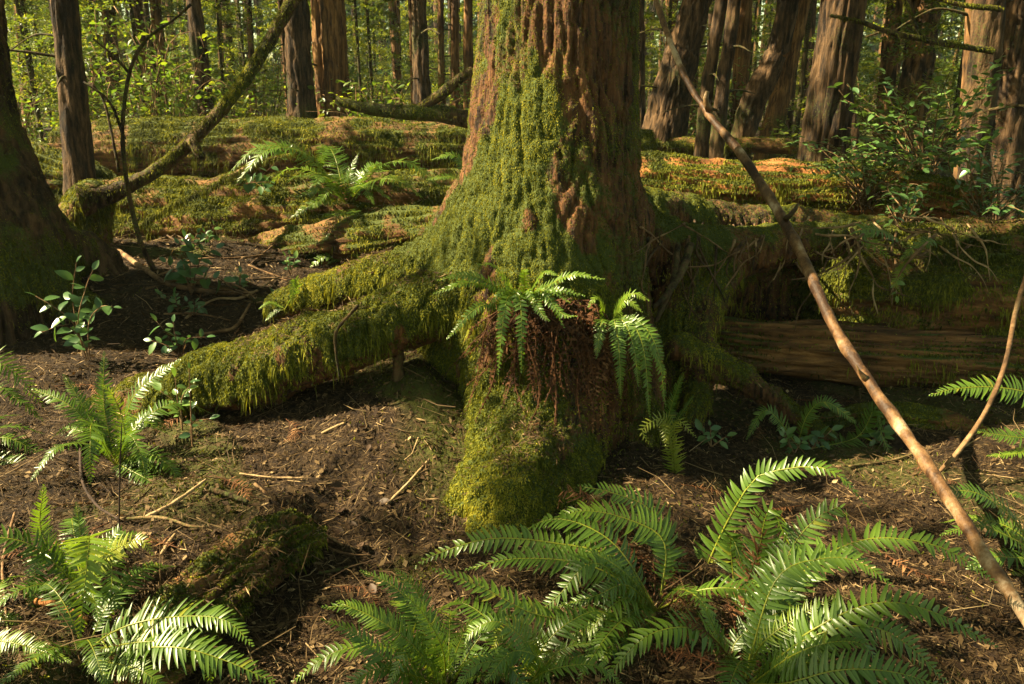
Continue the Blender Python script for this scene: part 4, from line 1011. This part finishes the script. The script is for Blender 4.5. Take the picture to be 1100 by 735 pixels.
def tree(label, top, base, Y, w0, w1, mat='bark_far', crown=0, nseg=24, bend=None, amp=None, H=15, flare=1.5, name='forest_tree', group=None):
    """top: px of the trunk where it leaves the picture; base: (px, py) at the ground; w0/w1 widths in px at the picture's top and base"""
    a = at(*base, Y); b = at(top[0], top[1], Y)
    a[2] = min(a[2], float(gz(a[0], a[1]))) - .05
    mids = [at(q[0], q[1], Y) for q in (bend or [])]
    u = nrm(b - (mids[-1] if mids else a))
    P = [a] + [a + (( mids[0] if mids else b) - a) * .12] + mids + [b, b + u * (H * .4) + [0, 0, .3], b + u * H * .7 + [0, 0, H * .3]]
    rb = pxm(*base, Y, w1 / 2); rt = pxm(top[0], top[1], Y, w0 / 2)
    r = [rb * flare, rb * 1.08] + [rb + (rt - rb) * (k + 1) / (len(mids) + 1) for k in range(len(mids))] + [rt, rt * .75, .02]
    t = thing(name, label, 'tree', a, group)
    mb = MB(); trunk_mesh(mb, np.array(P), np.array(r), max(nseg * 2, 30), amp or rb * .16)
    mb.obj('trunk', M[mat], t)
    if H > 5:
        C = spline(np.array(P), 200); z0 = a[2]
        for q in range(7):
            zz = z0 + .9 + 4.2 * R.random(); c = C[np.argmin(np.abs(C[:, 2] - zz))]
            an = R.random() * 6.28; dd = np.array([math.cos(an), math.sin(an), .15]); l = .25 + .9 * R.random() ** 2
            lm = MB(); tube(lm, [c, c + dd * l * .5 + [0, 0, -.02], c + dd * l + [0, 0, -.18 * l + R.normal() * .05]], [.016, .010, .003], 5, 14, disp=lambda v, s, a_: .006 * noise(v, 9), moss=.4)
            lm.obj('limb', M['bark_dark'], t)
    if crown is not None:
        add_crown(t, crown % 3)
        for me, nm in zip(BOUGHS[int(R.integers(3))], ('bough', 'limb')):
            o = bpy.data.objects.new(nm, me); COL.objects.link(o); o.parent = t; o.rotation_euler = (0, 0, R.random() * 6.28)
    return t

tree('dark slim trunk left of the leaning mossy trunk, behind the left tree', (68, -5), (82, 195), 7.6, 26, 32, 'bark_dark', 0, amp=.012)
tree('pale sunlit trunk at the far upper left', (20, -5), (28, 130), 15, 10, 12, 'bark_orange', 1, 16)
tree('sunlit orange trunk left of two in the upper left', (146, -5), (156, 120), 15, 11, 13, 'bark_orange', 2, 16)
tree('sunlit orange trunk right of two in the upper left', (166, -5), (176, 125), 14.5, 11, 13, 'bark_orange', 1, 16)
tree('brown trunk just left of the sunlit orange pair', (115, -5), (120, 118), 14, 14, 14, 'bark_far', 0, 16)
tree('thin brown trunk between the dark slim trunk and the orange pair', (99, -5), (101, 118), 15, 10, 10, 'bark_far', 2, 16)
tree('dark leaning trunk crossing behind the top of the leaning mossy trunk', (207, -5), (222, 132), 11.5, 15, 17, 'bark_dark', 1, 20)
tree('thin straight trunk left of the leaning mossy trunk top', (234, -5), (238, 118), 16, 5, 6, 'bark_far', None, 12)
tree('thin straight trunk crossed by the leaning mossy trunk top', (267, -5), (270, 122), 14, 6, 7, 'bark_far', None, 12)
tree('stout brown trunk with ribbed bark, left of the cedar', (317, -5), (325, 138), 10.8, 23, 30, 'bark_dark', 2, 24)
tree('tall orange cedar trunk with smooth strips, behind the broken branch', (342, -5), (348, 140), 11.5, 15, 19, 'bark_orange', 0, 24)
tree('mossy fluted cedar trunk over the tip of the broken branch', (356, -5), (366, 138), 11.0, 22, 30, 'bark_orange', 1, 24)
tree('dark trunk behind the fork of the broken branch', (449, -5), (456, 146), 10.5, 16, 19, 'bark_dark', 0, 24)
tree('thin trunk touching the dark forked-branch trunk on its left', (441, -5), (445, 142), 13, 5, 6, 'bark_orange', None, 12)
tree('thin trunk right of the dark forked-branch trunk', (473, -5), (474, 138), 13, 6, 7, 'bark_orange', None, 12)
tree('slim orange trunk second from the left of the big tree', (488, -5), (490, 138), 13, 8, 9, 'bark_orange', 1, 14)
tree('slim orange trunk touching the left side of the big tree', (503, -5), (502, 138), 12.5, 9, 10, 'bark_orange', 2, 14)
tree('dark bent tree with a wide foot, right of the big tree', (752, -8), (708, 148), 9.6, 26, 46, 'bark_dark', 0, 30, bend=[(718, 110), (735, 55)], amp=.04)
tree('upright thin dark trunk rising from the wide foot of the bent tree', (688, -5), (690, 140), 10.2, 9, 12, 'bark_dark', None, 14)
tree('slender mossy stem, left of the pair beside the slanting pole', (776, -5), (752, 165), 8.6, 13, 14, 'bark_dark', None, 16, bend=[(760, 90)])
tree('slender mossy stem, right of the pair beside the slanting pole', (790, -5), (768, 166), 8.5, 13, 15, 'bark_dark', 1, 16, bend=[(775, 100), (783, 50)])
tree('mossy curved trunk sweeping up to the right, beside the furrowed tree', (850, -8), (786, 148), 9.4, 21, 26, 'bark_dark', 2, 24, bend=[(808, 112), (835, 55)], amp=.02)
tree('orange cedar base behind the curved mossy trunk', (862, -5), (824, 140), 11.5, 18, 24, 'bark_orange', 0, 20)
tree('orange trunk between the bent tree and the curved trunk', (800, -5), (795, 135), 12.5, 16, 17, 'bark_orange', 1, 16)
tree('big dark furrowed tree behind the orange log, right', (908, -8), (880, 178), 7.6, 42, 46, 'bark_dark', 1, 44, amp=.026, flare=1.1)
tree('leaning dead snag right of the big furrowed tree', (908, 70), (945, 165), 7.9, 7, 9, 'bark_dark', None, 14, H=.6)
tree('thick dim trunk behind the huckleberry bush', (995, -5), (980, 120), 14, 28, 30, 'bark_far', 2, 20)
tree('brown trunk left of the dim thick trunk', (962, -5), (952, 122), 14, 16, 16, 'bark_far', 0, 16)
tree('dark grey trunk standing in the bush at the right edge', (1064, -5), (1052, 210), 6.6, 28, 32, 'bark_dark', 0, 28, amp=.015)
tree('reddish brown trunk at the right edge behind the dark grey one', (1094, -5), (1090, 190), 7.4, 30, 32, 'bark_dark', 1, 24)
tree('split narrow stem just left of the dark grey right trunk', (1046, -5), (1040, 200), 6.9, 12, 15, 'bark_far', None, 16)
pole('dead_branch', 'long bare mossy branch reaching left from the right edge trunk', [(1066, 55, 6.4, 3.2), (1020, 48, 6.2, 3), (960, 36, 6.0, 2.8), (925, 24, 5.9, 2.2), (893, 17, 5.8, 1.4)], M['bark_dark'], 'branch', 9, .004, nmoss=3000,
     extra=[[(990, 42, 6.1, 2.4), (978, 15, 6.1, 2), (966, -10, 6.1, 1.5)], [(950, 33, 6, 1.6), (930, 40, 6, 1)], [(1075, 10, 6.4, 3), (1030, 5, 6.2, 2.4), (985, -8, 6.1, 1.6)]])

# many slim trunks farther off
proto = []
for k in range(4):
    t = thing('forest_tree', 'slim distant trunk among many, far behind the logs', 'tree', (0, 0, 0), 'slim distant trees far behind the logs')
    mb = MB(); lean = R.normal() * .25
    trunk_mesh(mb, np.array([[0, 0, -.3], [0, 0, .3], [lean * .3, 0, 5], [lean, .1, 16]]), np.array([.24, .18, .15, .04]), 14, .014)
    mb.obj('trunk', M['bark_dark' if k % 2 else 'bark_far'], t)
    add_crown(t, k % 3); proto.append(t)
used = [0] * 4; n = 0
while n < 170:
    Y = 15 + 42 * R.random() ** .9; x = (R.random() * 2 - 1) * (.78 * Y + 2)
    k = n % 4; s = .20 + .38 * R.random()
    loc = (x, Y, float(gz(x, Y))); rot = (R.normal() * .02, R.normal() * .02, R.random() * 6.28)
    if not used[k]:
        proto[k].location = loc; proto[k].rotation_euler = rot; proto[k].scale = (s, s, 1); used[k] = 1
    else:
        copy_thing(proto[k], loc, rot, (s, s, 1))
    n += 1

# young hemlocks with low lacy boughs
sap = []
for k in range(4):
    t = thing('young_hemlock', 'young hemlock with lacy sunlit boughs behind the logs', 'tree', (0, 0, 0), 'young hemlocks glowing behind the logs')
    mb = MB(); H = 4.5 + R.random() * 2
    tube(mb, [[0, 0, -.2], [0.05, 0, H * .5], [.1, 0, H]], [.035, .025, .006], 7, 20, moss=.4); mb.obj('trunk', M['bark_dark'], t)
    mb = MB(); nb = 42
    for q in range(nb):
        f = (q + R.random()) / nb; a = R.random() * 6.28; l = (1.5 - 1.1 * f) * (.6 + .6 * R.random())
        spray_branch(mb, np.array([.05, 0, .5 + (H - .6) * f]), np.array([math.cos(a), math.sin(a), .15]), l, 190, .068, .35, .55 + .2 * R.normal())
    mb.obj('crown', M['conifer'], t, smooth=False); sap.append(t)
spots = []
for k in range(110):
    Y = 12.0 + 26 * R.random(); x = (R.random() * 2 - 1) * (.70 * Y + 1)
    spots.append((x, Y))
for k, (x, Y) in enumerate(spots):
    s = .7 + .7 * R.random(); loc = (x, Y, float(gz(x, Y))); rot = (0, 0, R.random() * 6.28)
    if k < 4: sap[k].location = loc; sap[k].rotation_euler = rot; sap[k].scale = (s, s, s)
    else: copy_thing(sap[k % 4], loc, rot, (s, s, s))

# leafy bushes
def make_bush(label, group, H, rad, nst, L, v, nl=26, mat='bush'):
    t = thing('bush', label, 'bush', (0, 0, 0), group)
    sm = MB(); lm = MB()
    for k in range(nst):
        a = R.random() * 6.28; d = np.array([math.cos(a), math.sin(a), 0]); h = H * (.5 + .5 * R.random()); r = rad * (.3 + .8 * R.random())
        P = np.array([d * .05, d * r * .35 + [0, 0, h * .6], d * r * .75 + [0, 0, h * .95], d * r * 1.1 + [0, 0, h * .85]])
        P[1:] += R.normal(size=(3, 3)) * .06 * H
        tube(sm, P, [.008, .006, .004, .002], 5, 16, moss=.2)
        C = spline(P, 50); i = R.integers(10, 50, nl); p = C[i] + R.normal(size=(nl, 3)) * .10 * rad
        D = R.normal(size=(nl, 3)) * np.array([1, 1, .4]); Nn = np.array([0, 0, 1.0]) + R.normal(size=(nl, 3)) * .45
        l = L * (.6 + .7 * R.random(nl))
        leaves(lm, p, D, Nn, l, l * .5, np.clip(v + R.normal(size=nl) * .2, 0, 1))
    sm.obj('stem', M['twig'], t); lm.obj('foliage', M[mat], t)
    return t
protos = [make_bush('sunlit leafy bush in the understorey behind the logs', 'understorey bushes behind the logs', 1.2, .8, 22, .075, .6),
          make_bush('sunlit leafy bush in the understorey behind the logs', 'understorey bushes behind the logs', .8, .8, 20, .07, .75),
          make_bush('sunlit leafy bush in the understorey behind the logs', 'understorey bushes behind the logs', 1.7, .9, 28, .08, .5)]
bs = []
for k in range(40):
    Y = 10.6 + 13 * R.random() ** 1.2; x = (R.random() * 2 - 1) * (.72 * Y)
    bs.append((x, Y))
bs += [at(30, 120, 11)[:2], at(5, 110, 10.5)[:2], at(200, 130, 10.8)[:2], at(260, 130, 10.8)[:2], at(170, 130, 11)[:2], at(410, 135, 10.6)[:2]]
for k, (x, Y) in enumerate(bs):
    s = .7 + .6 * R.random(); loc = (x, Y, float(gz(x, Y)) - .05); rot = (0, 0, R.random() * 6.28)
    if k < 3: protos[k].location = loc; protos[k].rotation_euler = rot; protos[k].scale = (s, s, s)
    else: copy_thing(protos[k % 3], loc, rot, (s, s, s))

# huckleberry on the right, growing from the nurse log
def huck(label, cx, cy, Y, rx, ry, n, L, v=.55):
    b = at(cx, cy + ry, Y)
    t = thing('huckleberry_bush', label, 'bush', b, None)
    sm = MB(); lm = MB()
    for k in range(n):
        e = at(cx + rx * (R.random() * 2 - 1), cy + ry * (R.random() * 2 - 1.1), Y + R.normal() * .35)
        m1 = b + (e - b) * .5 + np.array([R.normal() * .08, R.normal() * .1, .12])
        P = np.array([b + R.normal(size=3) * .04, m1, e]); tube(sm, P, [.005, .0035, .0012], 5, 14, moss=.3)
        C = spline(P, 50); q = 12; i = np.clip((np.linspace(.45, 1, q) * 49).astype(int), 0, 49)
        T = nrm(np.gradient(C, axis=0))[i]; sd = nrm(np.cross(T, [0, 0, 1.0])) * np.where(np.arange(q) % 2, 1, -1)[:, None]
        D = sd + T * .6 + R.normal(size=(q, 3)) * .3; Nn = np.array([0, 0, 1.0]) + R.normal(size=(q, 3)) * .3
        l = L * (.6 + .7 * R.random(q))
        leaves(lm, C[i] + R.normal(size=(q, 3)) * .015, D, Nn, l, l * .5, np.clip(v + R.normal(size=q) * .15, 0, 1))
    sm.obj('stem', M['twig'], t); lm.obj('foliage', M['salal'], t)
huck('tall airy huckleberry bush in front of the dark grey right trunk', 990, 130, 5.9, 95, 70, 52, .075, .7)
huck('low huckleberry spreading over the end of the orange log', 930, 185, 5.6, 85, 32, 46, .05, .65)
huck('huckleberry with small leaves trailing onto the nurse log, right edge', 1060, 195, 5.2, 60, 55, 34, .055, .5)
huck('small huckleberry sprig among the roots of the nurse log', 965, 225, 4.7, 30, 22, 14, .045, .6)

# far-off wood, one mass
mb = MB(); tk = MB()
n = 150000
a = np.radians(R.uniform(-62, 62, n)); rr = 58 + 40 * R.random(n)
cl = R.integers(0, 900, n); ca = np.radians(R.uniform(-62, 62, 900)); cr = 55 + 45 * R.random(900); cz = R.random(900) ** 1.3 * 26
a = ca[cl] + R.normal(size=n) * .022; rr = cr[cl] + R.normal(size=n) * 1.2; z = cz[cl] + R.normal(size=n) * 1.1
P = np.stack([np.sin(a) * rr, np.cos(a) * rr, np.clip(z, .2, None) + 1.0], 1)
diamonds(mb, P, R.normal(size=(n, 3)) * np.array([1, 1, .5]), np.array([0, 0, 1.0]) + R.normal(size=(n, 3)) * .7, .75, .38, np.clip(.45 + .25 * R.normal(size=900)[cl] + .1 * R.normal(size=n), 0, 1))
o = mb.obj('far_wood', M['far'], smooth=False); tag(o, 'distant forest tinted blue-green for haze, closing the view between the trunks', 'forest', kind='stuff')
for k in range(150):
    a = math.radians(random.uniform(-55, 55)); r = random.uniform(52, 85)
    p = np.array([math.sin(a) * r, math.cos(a) * r, .5]); tube(tk, [p, p + [0, 0, 12], p + [0, 0, 26]], [.28, .2, .08], 7, 6)
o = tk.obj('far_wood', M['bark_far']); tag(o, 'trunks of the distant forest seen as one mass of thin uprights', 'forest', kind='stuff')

# crowns of the near trees, out of the picture overhead
add_crown(main_t, 0, 0.4, 1.25, 0)
add_crown(left_t, 2, 1.0, .85, 1.0)
for lab, x, y, k, sc, dz in (('tall unseen hemlock added at the left to shade the near ferns', -5.6, 1.05, 0, 1.15, 1.0), ('unseen hemlock added farther left, its high crown shading the right ferns', -8.6, .35, 1, 1.1, 1.6)):  # unseen trees added to throw shade on the near ferns and floor
    t = thing('hemlock_tree', lab, 'tree', (x, y, 0)); mb = MB()
    trunk_mesh(mb, np.array([[x, y, -.2], [x, y, .3], [x, y, 6], [x + .1, y, 17]]), np.array([.42, .32, .25, .05]), 24, .02); mb.obj('trunk', M['bark_dark'], t)
    add_crown(t, k, None, sc, dz)
    if x > -9: add_crown(t, (k + 1) % 3, None, sc * .9, dz + .4)  # extra crown added to thicken that shade

# ------------------------------------------------------------------ LITTER
def build_litter():
    mb = MB()
    def ground_pts(n, far=1.0):
        y = 1.3 + 6.2 * R.random(n * 2) ** 1.5; x = (R.random(n * 2) * 2 - 1) * (.72 * y + .3)
        x, y = x[:n], y[:n]; z = gz(x, y)
        e = .02; nx = -(gz(x + e, y) - z) / e; ny = -(gz(x, y + e) - z) / e
        return np.stack([x, y, z], 1), nrm(np.stack([nx, ny, np.ones(n)], 1))
    # needles and fragments
    n = 170000; P, Nn = ground_pts(n)
    D = nrm(np.cross(Nn, R.normal(size=(n, 3)))) + Nn * R.normal(size=(n, 1)) * .25
    diamonds(mb, P + Nn * (.002 + .006 * R.random((n, 1))), D, Nn + R.normal(size=(n, 3)) * .5, .012 + .03 * R.random(n) ** 2, .0022 + .004 * R.random(n) ** 2, np.clip(.45 + .22 * R.normal(size=n), 0, 1))
    n = 14000; P, Nn = ground_pts(n)
    D = nrm(np.cross(Nn, R.normal(size=(n, 3)))) + Nn * .2 * R.normal(size=(n, 1))
    diamonds(mb, P + Nn * (.004 + .008 * R.random((n, 1))), D, Nn + R.normal(size=(n, 3)) * .5, .015 + .03 * R.random(n) ** 2, .010 + .012 * R.random(n), np.clip(.5 + .22 * R.normal(size=n), 0, 1))
    n = 70000; P, Nn = ground_pts(n)
    D = nrm(np.cross(Nn, R.normal(size=(n, 3)))) + Nn * R.normal(size=(n, 1)) * .35
    diamonds(mb, P + Nn * (.004 + .010 * R.random((n, 1))), D, Nn + R.normal(size=(n, 3)) * .5, .03 + .05 * R.random(n) ** 2, .0016 + .001 * R.random(n), np.clip(.5 + .28 * R.normal(size=n), 0, 1))
    # scraps caught on the roots
    n = 7000; P, Nn = scatter(main_s.arrays(), main_s.tris(), n, lambda p, q: sst(.55, .85, q[:, 2]) * (p[:, 2] < .75) * (p[:, 2] > .0) * sst(-.2, .4, fbm(p, 3, 2)))
    D = nrm(np.cross(Nn, R.normal(size=(n, 3))))
    diamonds(mb, P + Nn * (.008 + .012 * R.random((n, 1))), D, Nn + R.normal(size=(n, 3)) * .5, .012 + .03 * R.random(n) ** 2, .002 + .004 * R.random(n) ** 2, np.clip(.45 + .22 * R.normal(size=n), 0, 1))
    n = 26000; y = 4.2 + 4 * R.random(n); x = (R.random(n) * 2 - 1) * (.72 * y + .3); P = np.stack([x, y, gz(x, y)], 1); Nn = np.tile([0, 0, 1.0], (n, 1))
    D = nrm(R.normal(size=(n, 3)) * np.array([1, 1, .25]))
    diamonds(mb, P + Nn * .01, D, Nn + R.normal(size=(n, 3)) * .6, .02 + .10 * R.random(n) ** 3, .004 + .012 * R.random(n) ** 3, np.clip(.5 + .25 * R.normal(size=n), 0, 1))
    for src, n in ((stub_mb, 2600), (rlog_mb, 6000)):
        P, Nn = scatter(src.arrays(), src.tris(), n, lambda p, q: sst(.4, .9, q[:, 2]))
        D = nrm(np.cross(Nn, R.normal(size=(n, 3))) + Nn * .2 * R.normal(size=(n, 1)))
        diamonds(mb, P + Nn * (.006 + .012 * R.random((n, 1))), D, Nn + R.normal(size=(n, 3)) * .5, .012 + .05 * R.random(n) ** 2, .002 + .004 * R.random(n) ** 2, np.clip(.5 + .22 * R.normal(size=n), 0, 1))
    # twigs
    n = 7000; P, Nn = ground_pts(n)
    D = nrm(nrm(np.cross(Nn, R.normal(size=(n, 3)))) + Nn * R.normal(size=(n, 1)) * .15)
    L = .03 + .24 * R.random(n) ** 3; r = .0007 + .0018 * R.random(n) ** 2 + .004 * L
    S = nrm(np.cross(D, Nn)); U = np.cross(S, D)
    p0 = P + Nn * .008; vs = []
    bend = S * (R.normal(size=(n, 1)) * .12)
    for f in (0, .5, 1):
        c = p0 + D * (L * f)[:, None] + bend * L[:, None] * (f * (1 - f) * 4)
        for ang in (0, 2.09, 4.19):
            vs.append(c + (S * math.cos(ang) + U * math.sin(ang)) * (r * (1 - .5 * f))[:, None])
    V = np.stack(vs, 1); k = np.arange(n)[:, None, None] * 9
    fq = np.array([[q * 3 + j, q * 3 + (j + 1) % 3, q * 3 + 3 + (j + 1) % 3, q * 3 + 3 + j] for q in range(2) for j in range(3)])
    mb.add(V.reshape(-1, 3), (k + fq[None]).reshape(-1, 4), v=np.repeat(np.clip(.62 + .25 * R.normal(size=n), 0, 1), 9))
    o = mb.obj('forest_litter', M['litter'], smooth=False)
    tag(o, 'brown needles, twigs and leaf scraps strewn over the forest floor', 'leaf litter', kind='stuff')
    # ground moss
    mb = MB(); n = 60000; P, Nn = ground_pts(n * 2)
    w = gmoss(P) * (.2 + .8 * sst(.0, .35, fbm(P, 4, 2))); P = P[R.random(len(P)) < w]; Nn = np.tile([0, 0, 1.0], (len(P), 1))
    blades(mb, P, Nn, (.008, .022), .003, .1, vbase=np.clip(.35 + .3 * fbm(P, 3, 2), 0, 1))
    o = mb.obj('ground_moss', M['moss'], smooth=False)
    tag(o, 'low moss growing in patches on the forest floor', 'moss', kind='stuff')
build_litter()

HAZE = 0.0007
if HAZE:
    hm, hn, hl = new_mat('haze'); vp = N(hn, 'ShaderNodeVolumePrincipled'); vp.inputs['Color'].default_value = (.80, .90, .86, 1); vp.inputs['Density'].default_value = HAZE
    ho = N(hn, 'ShaderNodeOutputMaterial'); hl.new(vp.outputs[0], ho.inputs['Volume'])
    mb = MB(); hx, hy0, hy1, hz0, hz1 = 125, -18, 125, -4, 34
    V = [(x, y, z) for x in (-hx, hx) for y in (hy0, hy1) for z in (hz0, hz1)]
    mb.add(V, np.array([[0, 1, 3, 2], [4, 6, 7, 5], [0, 4, 5, 1], [2, 3, 7, 6], [0, 2, 6, 4], [1, 5, 7, 3]]))
    o = mb.obj('haze', hm, smooth=False); tag(o, 'pale forest air that softens the far trees', 'haze', kind='stuff')

# ------------------------------------------------------------------ LIGHT
SUN = nrm(np.array([-.72, -.05, .66]))
el = math.asin(SUN[2]); azm = math.atan2(SUN[0], SUN[1])
w = bpy.data.worlds.new('World'); SC.world = w; w.use_nodes = True
nt = w.node_tree; bg = nt.nodes['Background']
sk = nt.nodes.new('ShaderNodeTexSky'); sk.sky_type = 'NISHITA'; sk.sun_disc = False
sk.sun_elevation = el; sk.sun_rotation = azm
tn = nt.nodes.new('ShaderNodeMix'); tn.data_type = 'RGBA'; tn.blend_type = 'MULTIPLY'; tn.inputs[0].default_value = 1
tn.inputs[7].default_value = (1.0, .91, .48, 1)
nt.links.new(sk.outputs[0], tn.inputs[6]); nt.links.new(tn.outputs[2], bg.inputs[0]); bg.inputs[1].default_value = .056
ld = bpy.data.lights.new('sun', 'SUN'); ld.energy = 5; ld.angle = math.radians(.5); ld.color = (1, .83, .52)
lo = bpy.data.objects.new('sun', ld); COL.objects.link(lo)
lo.rotation_euler = Vector(SUN).to_track_quat('Z', 'Y').to_euler()

cd = bpy.data.cameras.new('camera'); cam = bpy.data.objects.new('camera', cd); COL.objects.link(cam)
cam.location = CAM; cam.rotation_euler = (PI / 2 - PITCH, 0, 0)
cd.sensor_width = 36; cd.lens = F / 1100 * 36; cd.clip_start = .05; cd.clip_end = 500
SC.camera = cam
SC.render.engine = 'CYCLES'
SC.cycles.max_bounces = 8; SC.cycles.transparent_max_bounces = 8
vs = SC.view_settings
vs.view_transform = 'Standard'; vs.look = 'None'; vs.gamma = 1; vs.use_curve_mapping = False
vs.exposure = 2.4
